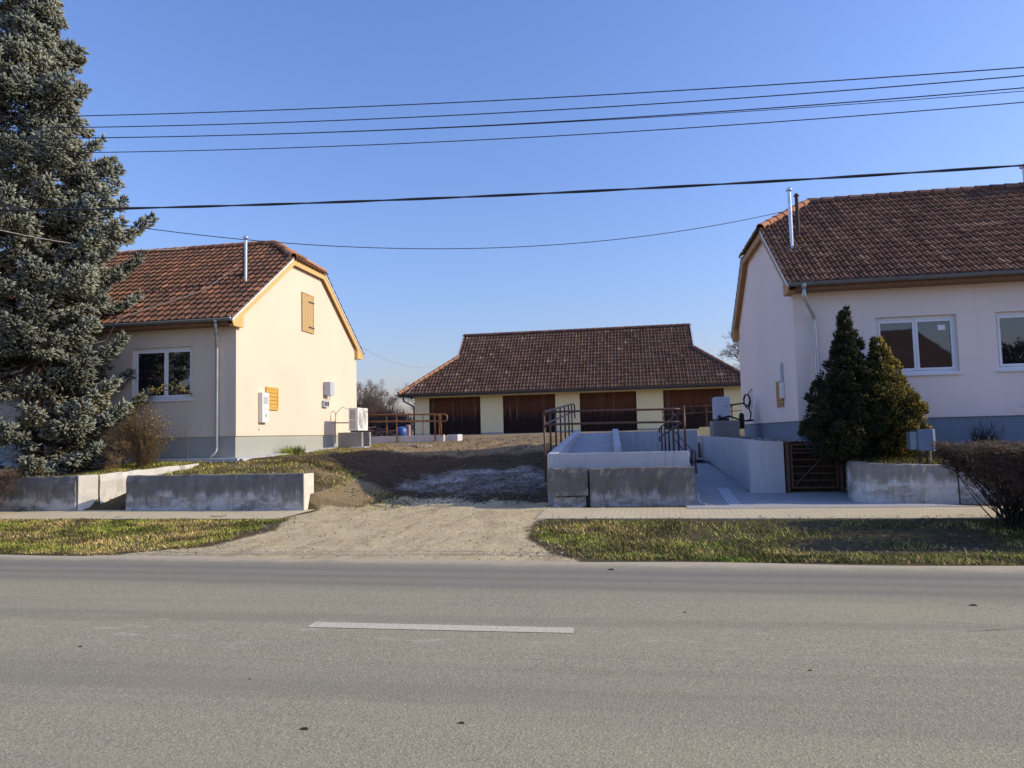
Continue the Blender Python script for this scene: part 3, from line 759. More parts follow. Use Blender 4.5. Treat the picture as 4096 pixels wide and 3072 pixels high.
def downpipe(parent, pts, m, r=.042):
    b = MB(); b.tube(pts, r, 12)
    for f in (.35, .72):
        a, c = Vector(pts[-2]), Vector(pts[-3]); p = a + (c - a) * f
        b.tube([p - Vector((0, 0, .02)), p + Vector((0, 0, .02))], r + .009, 12)
    x, y, z = pts[0]
    b.tube([(x, y, z + .06), (x, y, z - .07)], [r + .035, r + .002], 12)
    return b.build('downpipe', m, parent, smooth=True)
def flue(parent, x, y, z0, z1, r, m, cap=.09):
    b = MB(); b.tube([(x, y, z0), (x, y, z1)], r, 14)
    for z in (z0 + .9, z0 + 1.0 + (z1 - z0 - 1.0) * .45): b.tube([(x, y, z), (x, y, z + .03)], r + .008, 14)
    b.tube([(x, y, z1 + .05), (x, y, z1 + .085), (x, y, z1 + .12)], [cap, cap, cap * .35], 14)
    for a in range(3): b.tube([(x + r * math.cos(a * 2.1), y + r * math.sin(a * 2.1), z1), (x + r * math.cos(a * 2.1), y + r * math.sin(a * 2.1), z1 + .06)], .008, 5)
    b.box((x - .17, y - .14, z0 - .015), (x + .17, y + .14, z0 + .02))
    return b.build('flue_pipe', m, parent, smooth=False)

# ------------------------------------------------------------------ left house
XL = -10.47
LH, L = gable_house('left_house', 'peach rendered house with sunlit half-hipped gable and reddish tiled roof behind the blue spruce', XL, 1, 17.8, 26.4, 15.0, 4.87, 35.0, 7.35, 0, 1.745, 1.15,
                    M['peach'], M['plinth'], M['tile_l'], M['ridge'], M['ochre'], [(-13.58, -11.77, 2.80, 4.23)])
LH.name = 'rendered_house'
window(LH, -13.58, -11.77, 2.80, 4.23, 17.8, mullion=.54)
downpipe(LH, [(-10.78, L['gy'], L['gz'] - .06), (-10.78, L['gy'], 4.62), (-10.98, 17.70, 4.22), (-10.98, 17.72, 4.1), (-10.98, 17.72, 1.42), (-11.01, 17.68, 1.30), (-11.09, 17.58, 1.22)], M['zinc'])
flue(LH, -11.08, 19.35, 6.05, 7.55, .046, M['steel'], .075)
b = MB(); b.tube([(-11.39, 19.8, 6.4), (-11.39, 19.8, 7.42)], .045, 12); b.box((-11.53, 19.65, 6.50), (-11.25, 20.0, 6.62)); b.build('old_flue_pipe', M['rust_dark'], LH)
def shutter(parent, x, ya, yb, za, zb, s, m, hinges=True, panel=False):
    b = MB(); n = 4
    t = .028
    lo, hi = (x + .004, x + .004 + t) if s > 0 else (x - .004 - t, x - .004)
    fr = .06 if panel else .035
    b.box((lo, ya, za), (hi + (.012 if s > 0 else 0), ya + fr, zb)); b.box((lo, yb - fr, za), (hi + (.012 if s > 0 else 0), yb, zb))
    b.box((lo, ya + fr, zb - fr), (hi + (.012 if s > 0 else 0), yb - fr, zb)); b.box((lo, ya + fr, za), (hi + (.012 if s > 0 else 0), yb - fr, za + fr))
    wd = (yb - ya - 2 * fr) / n
    if panel:
        k = 5; hh = (zb - za - 2 * fr) / k
        for i in range(k): b.box((lo, ya + fr, za + fr + i * hh + .006), (hi, yb - fr, za + fr + (i + 1) * hh - .006))
    else:
        for i in range(n): b.box((lo, ya + fr + i * wd + .004, za + fr), (hi, ya + fr + (i + 1) * wd - .004, zb - fr))
    o = b.build('shutter', m, parent)
    if hinges:
        xh = hi + .014 if s > 0 else lo - .014
        for z in (za + (zb - za) * .13, za + (zb - za) * .79):
            h = MB(); h.box((xh, ya + (yb - ya) * .55, z), (xh + .008, yb + .03, z + .035)); h.build('hinge', M['dark_metal'], o)
    return o
shutter(LH, XL, 21.70, 22.56, 5.14, 6.42, 1, M['tan_wood'])
shutter(LH, XL, 19.36, 20.08, 2.50, 3.17, 1, M['yellow_cap'], hinges=False, panel=True)
def box_on_wall(parent, name, x, ya, yb, za, zb, d, s, m, detail=None):
    b = MB(); x0, x1 = sorted((x + s * .003, x + s * d)); b.box((x0, ya, za), (x1, yb, zb)); o = b.build(name, m, parent, bevel=.012)
    if detail: detail(o)
    return o
mb = box_on_wall(LH, 'meter_cabinet', XL, 18.97, 19.36, 2.12, 2.98, .13, 1, M['white_paint'])
b = MB(); xx = XL + .132
b.box((xx, 19.04, 2.66), (xx + .006, 19.29, 2.86)); b.box((xx, 19.12, 2.28), (xx + .008, 19.22, 2.38)); b.box((xx, 18.99, 2.50), (xx + .004, 19.34, 2.515))
b.build('meter_window', M['grey_box'], mb)
iv = box_on_wall(LH, 'inverter', XL, 23.35, 23.72, 3.12, 3.58, .26, 1, M['grey_box'])
b = MB()
for y in (23.45, 23.55, 23.62): b.tube([(XL + .15, y, 3.13), (XL + .13, y, 2.98), (XL + .09, y - .02, 2.90)], .012, 6)
b.build('cable', M['white_paint'], iv)
fb = box_on_wall(LH, 'fuse_box', XL, 23.22, 23.62, 2.70, 2.93, .10, 1, M['grey_box'])
b = MB(); b.box((XL + .102, 23.26, 2.75), (XL + .108, 23.40, 2.89)); b.box((XL + .102, 23.45, 2.75), (XL + .108, 23.59, 2.89)); b.build('fuse_window', M['dark_metal'], fb)
b = MB(); b.box((XL + .003, 18.99, 1.9), (XL + .03, 19.06, 1.99)); b.build('wall_socket', M['white_paint'], LH)
# loose cable from the flue across the roof to the eaves
b = MB(); pts = []
for k in range(13):
    t = k / 12; x = -11.25 + (-14.15 + 11.25) * t; y = 19.4 + (17.1 - 19.4) * t; z = 6.75 + (4.3 - 6.75) * t - .32 * math.sin(math.pi * t) * (.4 + .9 * t)
    pts.append((x, y - .12, max(z, 4.87 + (y - 17.37) * .70 + .08) if y > 17.45 else z))
b.tube(pts, .010, 5); b.build('roof_cable', M['wire_pale'], LH)
# apron of paving at the foot of the wall
b = MB(); b.box((-18.5, 17.42, 1.02), (-10.2, 17.84, 1.165)); b.hexa([(-10.50, 17.84, 1.0), (-10.05, 17.42, 1.0), (-10.0, 25.0, 1.2), (-10.50, 25.0, 1.2)], [(-10.50, 17.84, 1.168), (-10.05, 17.42, 1.14), (-10.0, 25.0, 1.33), (-10.50, 25.0, 1.35)])
b.build('paved_skirt', M['conc_new'], LH)

# ------------------------------------------------------------------ right house
XR = 3.71
RH, Rr = gable_house('right_house', 'pale pink house with brown tiled roof and shaded half-hipped gable beside the concrete ramp', XR, -1, 17.0, 25.3, 16.0, 4.80, 34.6, 6.88, 0, 1.745, 1.05,
                     M['pink'], M['plinth_r'], M['tile_r'], M['ridge_b'], M['ochre_d'], [(5.45, 7.11, 2.73, 4.0), (7.89, 9.55, 2.75, 4.0), (10.4, 12.0, 2.75, 4.0)], barge_x=.16, seed=21)
RH.name = 'rendered_house'
window(RH, 5.45, 7.11, 2.73, 4.0, 17.0, sticker=True)
window(RH, 7.89, 9.55, 2.75, 4.0, 17.0)
window(RH, 10.4, 12.0, 2.75, 4.0, 17.0)
downpipe(RH, [(3.86, Rr['gy'], Rr['gz'] - .06), (3.86, Rr['gy'] + .02, 4.46), (4.13, 16.90, 4.08), (4.13, 16.91, 3.96), (4.13, 16.91, 1.3), (4.13, 16.88, 1.2), (4.13, 16.8, 1.1)], M['zinc'], .045)
flue(RH, 4.06, 18.35, 5.98, 7.42, .043, M['steel'], .075)
b = MB(); b.tube([(4.40, 19.1, 6.5), (4.40, 19.1, 7.55)], .045, 12); b.tube([(4.40, 19.1, 7.55), (4.40, 19.1, 7.62)], [.075, .03], 12); b.box((4.24, 18.95, 6.48), (4.58, 19.25, 6.54)); b.build('old_flue_pipe', M['rust_dark'], RH)
b = MB(); b.box((10.84, 20.75, 7.4), (11.4, 21.35, 8.55)); b.box((10.80, 20.69, 8.55), (11.46, 21.41, 8.63)); b.build('chimney', M['white_paint'], RH, bevel=.01)
mb = box_on_wall(RH, 'meter_cabinet', XR, 18.28, 18.56, 2.32, 2.72, .085, -1, M['white_paint'])
mb2 = box_on_wall(RH, 'cable_duct', XR, 18.36, 18.54, 2.73, 3.20, .05, -1, M['grey_box'])
shutter(RH, XR, 18.44, 19.22, 2.12, 2.77, -1, M['ochre_d'], hinges=False, panel=True)
b = MB()
for k in range(3):
    pts = [(XR - .12 - .015 * k - .06 * math.cos(a), 23.3 + .22 * math.cos(a) * (1 - .08 * k), 2.45 + .22 * math.sin(a) * (1 - .08 * k) + .02 * k) for a in np.linspace(0, 2 * math.pi, 22)]
    b.tube(pts, .014, 6)
b.tube([(XR - .10, 23.3, 2.66), (XR - .05, 23.1, 2.76), (XR - .01, 23.0, 2.82)], .014, 6)
tag(b.build('coiled_cable', M['black']), 'black cable coiled on the shaded gable of the pink house', 'cable')
b = MB(); b.box((3.72, 16.97, 1.0), (3.9, 17.0, 1.0001)) if False else None

# ------------------------------------------------------------------ barn
def make_barn():
    yb = 42.0; z0 = 1.62
    root = empty('tiled_barn', (-3.4, yb, z0))
    tag(root, 'long cream barn with four dark plank doors at the back of the yard', 'barn')
    xa, xb = -12.95, 6.2; eX0, eX1 = -13.75, 6.85; ye = 41.35; ze = 4.16; zk = 6.55; zr = 8.15
    pitch = math.atan((zr - ze) / (46.0 - ye)); ca, sa = math.cos(pitch), math.sin(pitch)
    doors = [(-12.06, -8.88), (-7.52, -4.38), (-2.95, .32), (1.84, 5.22)]
    w = MB(); wall_face(w, xa, xb, z0 - .4, 4.28, yb, [(a, c, z0 - .4, 3.93) for a, c in doors], .16)
    w.add([(xa, yb, z0 - .4), (xa, 50, z0 - .4), (xa, 50, 4.28), (xa, yb, 4.28)], [(3, 2, 1, 0)]); w.add([(xb, yb, z0 - .4), (xb, 50, z0 - .4), (xb, 50, 4.28), (xb, yb, 4.28)], [(0, 1, 2, 3)])
    w.add([(xa, 50, z0 - .4), (xb, 50, z0 - .4), (xb, 50, 4.28), (xa, 50, 4.28)], [(3, 2, 1, 0)])
    wall = w.build('wall', M['cream'], root)
    for a, c in ((-8.88, -7.52), (-4.38, -2.95), (.32, 1.84), (5.22, xb), (xa, -12.06)):
        p = MB(); p.box((a + .01, yb - .02, z0 - .3), (c - .01, yb + .1, z0 + .13)); p.build('plinth', M['plinth'], root)
    for a, c in doors:
        f = MB(); f.box((a, yb + .08, 3.84), (c, yb + .17, 3.93)); f.box((a, yb + .08, z0), (a + .07, yb + .17, 3.84)); f.box((c - .07, yb + .08, z0), (c, yb + .17, 3.84))
        d = f.build('door', M['door_wood'], root)
        m = (a + c) / 2
        for q0, q1 in ((a + .08, m - .008), (m + .008, c - .08)):
            lf = MB(); n = 11; wd = (q1 - q0) / n
            for k in range(n):
                dz0 = random.uniform(-.015, .03); dy = random.uniform(0, .012)
                lf.box((q0 + k * wd + .004, yb + .10 + dy, z0 - .02 + dz0), (q0 + (k + 1) * wd - .004, yb + .13 + dy, 3.835))
            lf.build('door_leaf', M['door_wood'], d)
        h = MB(); h.box((m - .05, yb + .075, 2.62), (m + .05, yb + .098, 2.74)); h.build('latch', M['dark_metal'], d)
    hx = (zk - ze) / ((zk - ze) / (eX0 * -1 - 10.72))   # run of the hip
    kL, kR = -10.72, 3.82
    hipa = math.atan((zk - ze) / (kL - eX0)); hipb = math.atan((zk - ze) / (eX1 - kR))
    lv = (46.0 - ye) / ca
    yk = ye + (zk - ze) / math.tan(pitch)
    def slope(ya, sgn, seed):
        # full slope between the verges plus the two lower hip wings
        o = []
        if sgn > 0: o.append(tile_plane((kL, ya, ze), (1, 0, 0), (0, ca, sa), kR - kL, lv, seed=seed))
        else: o.append(tile_plane((kR, ya, ze), (-1, 0, 0), (0, -ca, sa), kR - kL, lv, seed=seed))
        lw = (zk - ze) / sa
        nl = Vector((-math.sin(hipa), 0, math.cos(hipa))); nr = Vector((math.sin(hipb), 0, math.cos(hipb)))
        for (q0, q1, nn, ex) in ((eX0, kL, nl, eX0), (kR, eX1, nr, eX1)):
            p0 = (q0, ya, ze) if sgn > 0 else (q1, ya, ze)
            o.append(tile_plane(p0, (1, 0, 0) if sgn > 0 else (-1, 0, 0), (0, ca * sgn, sa), q1 - q0, lw, [(Vector((ex, 0, ze + .03)), nn)], seed=seed + 7))
        return o
    planes = slope(ye, 1, 41) + slope(50.65, -1, 51)
    e0, e1 = ye, 50.65
    fn, bn = Vector((0, -sa, ca)), Vector((0, sa, ca))
    cts = [(Vector((0, ye, ze + .02)), fn), (Vector((0, 50.65, ze + .02)), bn)]
    planes.append(tile_plane((eX0, e1, ze), (0, -1, 0), (math.cos(hipa), 0, math.sin(hipa)), e1 - e0, (kL - eX0) / math.cos(hipa), cts, seed=61))
    planes.append(tile_plane((eX1, e0, ze), (0, 1, 0), (-math.cos(hipb), 0, math.sin(hipb)), e1 - e0, (eX1 - kR) / math.cos(hipb), cts, seed=62))
    roof = join_tiles('roof', planes, M['tile_b'], root)
    for x, s in ((kL, -1), (kR, 1)):
        g = MB()
        yk1 = 92.0 - yk
        g.add([(x + s * .01, yk, zk), (x + s * .01, yk1, zk), (x + s * .01, 46, zr)], [(0, 1, 2)])
        for (ya, yb2) in ((yk, 46), (yk1, 46)):
            g.hexa([(x, ya, zk - .03), (x + s * .10, ya, zk - .03), (x + s * .10, yb2, zr - .03), (x, yb2, zr - .03)], [(x, ya, zk + .12), (x + s * .10, ya, zk + .12), (x + s * .10, yb2, zr + .12), (x, yb2, zr + .12)])
        g.build('gablet', M['flash'], root)
    rl = [((kL, 46, zr + .06), (kR, 46, zr + .06))]
    for (ex, kx) in ((eX0, kL), (eX1, kR)):
        for ya, y2 in ((ye, yk), (50.65, 92.0 - yk)): rl.append(((ex, ya, ze + .06), (kx, y2, zk + .06)))
    ridge_caps('ridge_tiles', rl[:1], M['ridge_b'], roof, r=.13, L=.40, seed=5)
    for k, q in enumerate(rl[1:]): ridge_caps('hip_tiles', [q], M['ridge'] if k < 2 else M['ridge_b'], roof, r=.13, L=.40, seed=6 + k)
    half = [math.pi + math.pi * k / 8 for k in range(9)]
    gt = MB(); gt.tube([(eX0 - .05, ye - .06, ze - .02), (eX1 + .05, ye - .06, ze - .02)], .085, half=half)
    gt.tube([(eX0 - .06, ye - .14, ze - .02), (eX0 - .06, 50.7, ze - .02)], .085, half=half)
    gt.box((eX0, ye + .03, ze - .18), (eX1, ye + .06, ze - .03))
    gt.build('gutter', M['gutter_dark'], root, smooth=False)
    b2 = MB(); b2.tube([(eX0 - .05, 42.4, ze - .1), (eX0 - .04, 42.4, ze - .34), (xa - .10, 42.15, ze - .72), (xa - .08, 42.1, ze - .9), (xa - .08, 42.1, z0)], .055, 8)
    b2.build('downpipe', M['gutter_dark'], root, smooth=True)
    b3 = MB(); b3.tube([(-12.25, 42.8, 5.5), (-12.7, 42.2, 5.0), (-13.05, 41.6, 4.45), (-13.2, 41.3, 4.2)], .022, 6); b3.build('lightning_cable', M['wire_pale'], roof)
    b4 = MB(); b4.box((xa, yb + .13, 3.9), (xb, 49.9, 4.0)); b4.build('ceiling', M['black'], root)
    sk = MB(); sk.box((-12.3, 41.3, 1.35), (6.0, 41.98, 1.665)); sk.build('concrete_apron', M['conc_new'], root)
    return root
make_barn()
#PART2
# ------------------------------------------------------------------ low walls along the pavement
def rough_wall(name, pts, thick, z0, z1, m, label, cat='wall', seed=0, rgh=.012, seg=.16, end_cut=None, cap=False):
    """cast wall along an xy polyline (front face), thickness behind; slightly uneven faces"""
    rng = np.random.default_rng(seed)
    P = [np.array(p, float) for p in pts]
    path = [P[0]]
    for a, c in zip(P[:-1], P[1:]):
        n = max(1, int(np.linalg.norm(c - a) / seg))
        for k in range(1, n + 1): path.append(a + (c - a) * k / n)
    path = np.array(path); d = np.gradient(path, axis=0); d /= np.linalg.norm(d, axis=1)[:, None]
    nrm = np.stack([-d[:, 1], d[:, 0]], 1)
    n = len(path); nz = 7
    z1a = np.interp(np.linspace(0, 1, n), np.linspace(0, 1, len(z1)), z1) if isinstance(z1, (list, tuple)) else np.full(n, z1)
    z0a = np.interp(np.linspace(0, 1, n), np.linspace(0, 1, len(z0)), z0) if isinstance(z0, (list, tuple)) else np.full(n, z0)
    ring = []
    for i in range(n):
        t_ = rng.normal(0, rgh * .5)
        col = []
        for k in range(nz):
            f = k / (nz - 1); q = path[i] + nrm[i] * (rng.normal(0, rgh) + (0.02 if k == nz - 1 else 0) + .015 * f)
            col.append((q[0], q[1], z0a[i] + (z1a[i] - z0a[i] + t_ - (.015 if k == nz - 1 else 0)) * f))
        q = path[i] + nrm[i] * .05; col.append((q[0], q[1], z1a[i] + t_))
        for k in range(nz + 1):
            if k == 0: q = path[i] + nrm[i] * (thick - .04); col.append((q[0], q[1], z1a[i] + t_ - .004))
            else:
                f = 1 - (k - 1) / (nz - 1); q = path[i] + nrm[i] * (thick + rng.normal(0, rgh)); col.append((q[0], q[1], z0a[i] + (z1a[i] - z0a[i] + t_ - .015) * f))
        ring.append(col)
    m_ = len(ring[0]); b = MB(); vs = [v for r_ in ring for v in r_]; fs = []
    for i in range(n - 1):
        for k in range(m_ - 1): fs.append((i * m_ + k, (i + 1) * m_ + k, (i + 1) * m_ + k + 1, i * m_ + k + 1))
    fs.append(tuple(range(m_))); fs.append(tuple(range(n * m_ - 1, (n - 1) * m_ - 1, -1)))
    b.add(vs, fs)
    return tag(b.build(name, m), label, cat)
rough_wall('garden_wall', [(-24, 15.25), (-12.72, 14.80)], .34, .0, .885, M['conc_left'], 'low concrete wall in front of the blue spruce, cut off square at its right end', seed=1)
# return wall running back beside the garden steps, cracked
rw = MB()
def quad_wall(b, a, c, t, za0, za1, zb0, zb1):
    a, c = np.array(a, float), np.array(c, float); d = (c - a) / np.linalg.norm(c - a); n = np.array([-d[1], d[0]]) * t
    b.hexa([(*a, za0), (*c, zb0), (*(c + n), zb0), (*(a + n), za0)], [(*a, za1), (*c, zb1), (*(c + n), zb1), (*(a + n), za1)])
quad_wall(rw, (-12.66, 14.82), (-12.40, 15.14), .30, -.1, .90, -.1, .90)
crk = rw.build('corner_block', M['lime'], bevel=.02)
tag(crk, 'pale corner block of the garden wall, split from the next wall by a crack', 'wall')
rough_wall('return_wall', [(-12.37, 15.17), (-11.05, 17.05)], .26, [-.1, .5], [.90, 1.06], M['lime'], 'pale sloping wall running back from the crack towards the house corner', seed=2, seg=.12)
rough_wall('garden_wall', [(-11.40, 14.78), (-6.98, 14.50)], .42, .0, .875, M['conc_left'], 'long low concrete wall left of the dirt drive with a white sunlit end', seed=3, rgh=.01)
b = MB(); b.hexa([(-6.975, 14.495, .05), (-6.945, 14.50, .05), (-6.925, 14.93, .05), (-6.965, 14.93, .05)], [(-6.975, 14.495, .872), (-6.945, 14.50, .868), (-6.925, 14.93, .870), (-6.965, 14.93, .872)])
b.build('plastered_end', M['lime'], bpy.data.objects['garden_wall.001'], bevel=.008)
# old blocks in front of the ramp
rough_wall('concrete_block', [(-1.76, 14.82), (-.93, 14.84)], .40, [.32, .32], .875, M['conc_old'], 'short weathered concrete block left of the long block in front of the ramp', seed=4, rgh=.014, seg=.1)
rough_wall('foundation_block', [(-1.64, 14.86), (-.98, 14.86)], .36, -.05, .30, M['conc_left'], 'crumbled footing under the short weathered block', seed=14, rgh=.02, seg=.08)
rough_wall('concrete_block', [(-.88, 14.80), (1.20, 14.84)], .42, -.05, .87, M['conc_old'], 'long stained grey concrete block across the front of the ramp', seed=5, rgh=.012, seg=.1)
rough_wall('boundary_wall', [(4.47, 16.4), (4.33, 15.7), (4.30, 15.3), (4.45, 15.0), (4.85, 14.86), (6.0, 14.82), (6.03, 14.82)], .26, .0, [.92, .90, .88, .86, .84, .83], M['conc_pale'], 'curved limewashed low wall behind the bare hedge', seed=6, rgh=.012, seg=.08)
rough_wall('boundary_wall', [(6.06, 14.83), (12.0, 14.62)], .26, .0, .84, M['conc_pale'], 'limewashed low wall continuing right past the crack behind the hedge', seed=7)
b = MB(); b.tube([(1.22, 14.95, .32), (1.27, 14.93, .30), (1.25, 14.88, .24), (1.30, 14.82, .16), (1.40, 14.75, .128)], .018, 8)
tag(b.build('bent_pipe', M['pole']), 'short bent pipe stub at the right end of the long concrete block', 'pipe')

# ------------------------------------------------------------------ switchback ramp
RP = empty('access_ramp', (-1.8, 15.3, .1)); tag(RP, 'new pale concrete switchback ramp with brown handrails in front of the barn', 'ramp')
b = MB(); b.box((-1.80, 15.26, -.1), (1.15, 15.48, 1.172)); b.build('front_wall', M['conc_new'], RP, bevel=.012)
b = MB(); b.hexa([(-1.80, 15.49, -.1), (-1.60, 15.49, -.1), (-1.66, 23.6, -.1), (-1.86, 23.6, -.1)], [(-1.80, 15.49, 1.172), (-1.60, 15.49, 1.172), (-1.66, 23.6, 1.665), (-1.86, 23.6, 1.665)])
b.build('kerb', M['conc_new'], RP, bevel=.01)
b = MB(); b.hexa([(-.42, 16.9, -.1), (-.26, 16.9, -.1), (-.44, 23.6, -.1), (-.62, 23.6, -.1)], [(-.42, 16.9, 1.27), (-.26, 16.9, 1.27), (-.44, 23.6, 1.70), (-.62, 23.6, 1.70)])
b.build('kerb', M['conc_new'], RP, bevel=.01)
b = MB(); b.add([(-1.60, 15.48, 1.02), (1.0, 15.48, 1.02), (1.0, 16.9, 1.02), (-1.60, 16.9, 1.02)], [(0, 1, 2, 3)])
b.add([(-1.61, 16.9, 1.02), (-.42, 16.9, 1.02), (-.62, 23.6, 1.585), (-1.66, 23.6, 1.585)], [(0, 1, 2, 3)])
b.add([(-.26, 16.9, 1.02), (1.0, 16.9, 1.02), (.8, 22.0, .74), (-.4, 22.0, .74)], [(0, 1, 2, 3)])
b.add([(-.4, 22.0, .74), (2.2, 22.0, .722), (2.05, 23.6, .722), (-.44, 23.6, .74)], [(0, 1, 2, 3)])
b.build('walkway', M['lane'], RP)
b = MB(); b.hexa([(1.0, 15.49, -.1), (1.15, 15.49, -.1), (.95, 22.0, -.1), (.80, 22.0, -.1)], [(1.0, 15.49, 1.17), (1.15, 15.49, 1.17), (.95, 22.0, .86), (.80, 22.0, .86)]); b.build('kerb', M['conc_new'], RP, bevel=.01)
b = MB(); b.box((-.44, 23.6, -.1), (2.06, 23.8, 1.60)); b.box((-1.86, 23.601, 1.2), (-.44, 23.8, 1.59)); b.build('back_wall', M['conc_new'], RP, bevel=.01)
def rail_run(parent, pts_top, drop, posts, m, r=.024, loop=None, bot=None, foot=None):
    """two handrails on posts"""
    for dz_ in (0, drop):
        b_ = MB(); q = [(x, y, z + dz_) for x, y, z in pts_top]; b_.tube(q, r, 10); b_.build('handrail', m, parent, smooth=True)
    for (x, y, zt, zb) in posts:
        b_ = MB(); b_.tube([(x, y, zb), (x, y, zt)], r * .98, 10); b_.build('post', m, parent, smooth=True)
# left run
zr_ = lambda y: 2.07 + (y - 15.5) * .060
L1 = [(-1.78, 15.58, 2.06), (-1.86, 15.66, 2.08), (-1.87, 15.8, 2.09)] + [(-1.87 - .006 * (y - 15.8), y, zr_(y)) for y in (16.5, 18, 20, 22, 23.4)] + [(-1.88, 23.9, 2.56), (-1.86, 24.0, 2.50), (-1.86, 24.0, 2.36)]
rail_run(RP, L1, -.27, [(-1.875 - .006 * (y - 15.8), y, zr_(y), (.55 if y < 16 else 1.0 + (y - 16) * .05)) for y in (15.52, 16.75, 18.05, 19.4, 20.8, 22.2, 23.5)], M['rail'])
# front run
rail_run(RP, [(-1.86, 15.62, 1.98), (-1.85, 15.53, 2.045), (-1.78, 15.50, 2.07), (-.5, 15.46, 2.065), (.85, 15.46, 2.05), (.97, 15.50, 2.05), (1.03, 15.60, 2.04)], -.27, [(1.09, 15.42, 2.12, 1.17)], M['rail'])
# run falling away along the middle lane
zm = lambda y: 2.03 - (y - 15.6) * .050
L3 = [(1.06, 15.6, 2.03)] + [(1.06 - .031 * (y - 15.6), y, zm(y)) for y in (17, 19, 21, 22.0)] + [(.82, 22.25, 1.66), (.82, 22.28, 1.55)]
rail_run(RP, L3, -.27, [(1.06 - .031 * (y - 15.6), y, zm(y), 1.1 - (y - 15.6) * .045) for y in (16.6, 17.9, 19.2, 20.5, 21.8)], M['rail'])
# return rail of the lower lane seen past the corner
L4 = [(1.22, 22.2, 1.62), (1.24, 20, 1.47), (1.27, 18, 1.30), (1.31, 16.4, 1.165), (1.33, 16.1, 1.13), (1.335, 16.0, 1.05), (1.335, 16.0, .90)]
rail_run(RP, L4, -.24, [(1.30, 16.5, 1.16, .25)], M['rail'])
# rear run by the barn side
L5 = [(1.15, 27.0, 2.22), (1.15, 27.0, 2.38), (1.22, 27.0, 2.42), (2.4, 27.0, 2.46), (4.3, 27.0, 2.52)]
RB = empty('rear_railing', (1.2, 27.0, 1.5)); tag(RB, 'brown two-bar railing behind the grey heat pump, against the fourth barn door', 'railing')
rail_run(RB, L5, -.24, [(1.5, 27.0, 2.42, 1.5), (2.7, 27.0, 2.47, 1.5), (3.6, 27.0, 2.5, 1.5)], M['rail'])
b = MB(); b.box((1.2, 26.85, 1.2), (2.42, 27.0, 1.62)); b.box((2.421, 26.86, 1.2), (5.6, 27.0, 1.70))
tag(b.build('rear_wall', M['cream']), 'low cream wall under the rear railing behind the heat pump', 'wall')

# ------------------------------------------------------------------ retaining wall, gravel, gate
b = MB(); b.hexa([(2.50, 16.42, -.1), (3.24, 16.42, -.1), (3.24, 16.60, -.1), (2.50, 16.60, -.1)], [(2.50, 16.42, 1.352), (3.24, 16.42, 1.30), (3.24, 16.60, 1.30), (2.50, 16.60, 1.352)])
b.hexa([(2.50, 16.601, -.1), (2.68, 16.601, -.1), (2.26, 26.8, -.1), (2.08, 26.8, -.1)], [(2.50, 16.601, 1.352), (2.68, 16.601, 1.352), (2.26, 26.8, 1.43), (2.08, 26.8, 1.43)])
tag(b.build('retaining_wall', M['conc_new'], bevel=.012), 'new white concrete retaining wall holding the gravel bed beside the path', 'wall')
# gravel bed: loose stones
def stones(n, box, zf, size, cols, seed):
    rng = np.random.default_rng(seed)
    base = np.array([(1, 0, 0), (-1, 0, 0), (0, 1, 0), (0, -1, 0), (0, 0, 1), (0, 0, -1)], float)
    tri = np.array([(0, 2, 4), (2, 1, 4), (1, 3, 4), (3, 0, 4), (2, 0, 5), (1, 2, 5), (3, 1, 5), (0, 3, 5)])
    P = np.stack([rng.uniform(box[0], box[1], n), rng.uniform(box[2], box[3], n)], 1)
    Z = zf(P[:, 0], P[:, 1]); S = rng.uniform(size[0], size[1], (n, 1)) * rng.uniform(.6, 1.3, (n, 3))
    a = rng.uniform(0, 6.28, n)
    v = base[None] * S[:, None, :] * np.array([1, 1, .75]); v = v + rng.normal(0, .15, v.shape) * S[:, None, :]
    x = v[..., 0] * np.cos(a)[:, None] - v[..., 1] * np.sin(a)[:, None]; y = v[..., 0] * np.sin(a)[:, None] + v[..., 1] * np.cos(a)[:, None]
    V_ = np.stack([x + P[:, 0:1], y + P[:, 1:2], v[..., 2] + Z[:, None] + S[:, 2:3] * .2], -1).reshape(-1, 3)
    F_ = (tri[None] + 6 * np.arange(n)[:, None, None]).reshape(-1, 3)
    c = np.array(cols)[rng.integers(0, len(cols), n)] * rng.uniform(.75, 1.2, (n, 1))
    return V_, F_, np.repeat(c, 8, 0)
V1, F1, C1 = stones(9000, (2.62, 3.74, 16.58, 26.6), lambda x, y: 1.28 + .05 * vnoise(x * 3, y * 3, 9), (.022, .05), [(.38, .33, .27), (.26, .23, .20), (.48, .43, .36), (.18, .15, .13)], 4)
tag(link('gravel', np_mesh('gravel', V1, F1, C1), M['blades']), 'grey brown gravel filling the bed behind the white retaining wall', 'gravel', kind='stuff')
V1, F1, C1 = stones(2600, (-8.6, -.6, 9.15, 16.8), height, (.006, .019), [(.46, .41, .32), (.34, .30, .24), (.25, .21, .17), (.58, .54, .46)], 5)
tag(link('loose_stones', np_mesh('loose_stones', V1, F1, C1), M['blades']), 'small loose stones scattered over the dirt drive', 'stones', kind='stuff')
V1, F1, C1 = stones(5200, (-9.6, -1.9, 15.4, 30), height, (.008, .034), [(.12, .085, .05), (.085, .06, .036), (.15, .11, .07), (.20, .155, .10)], 6)
tag(link('soil_clods', np_mesh('soil_clods', V1, F1, C1), M['blades']), 'broken clods of soil on the churned yard', 'soil', kind='stuff')
b = MB()
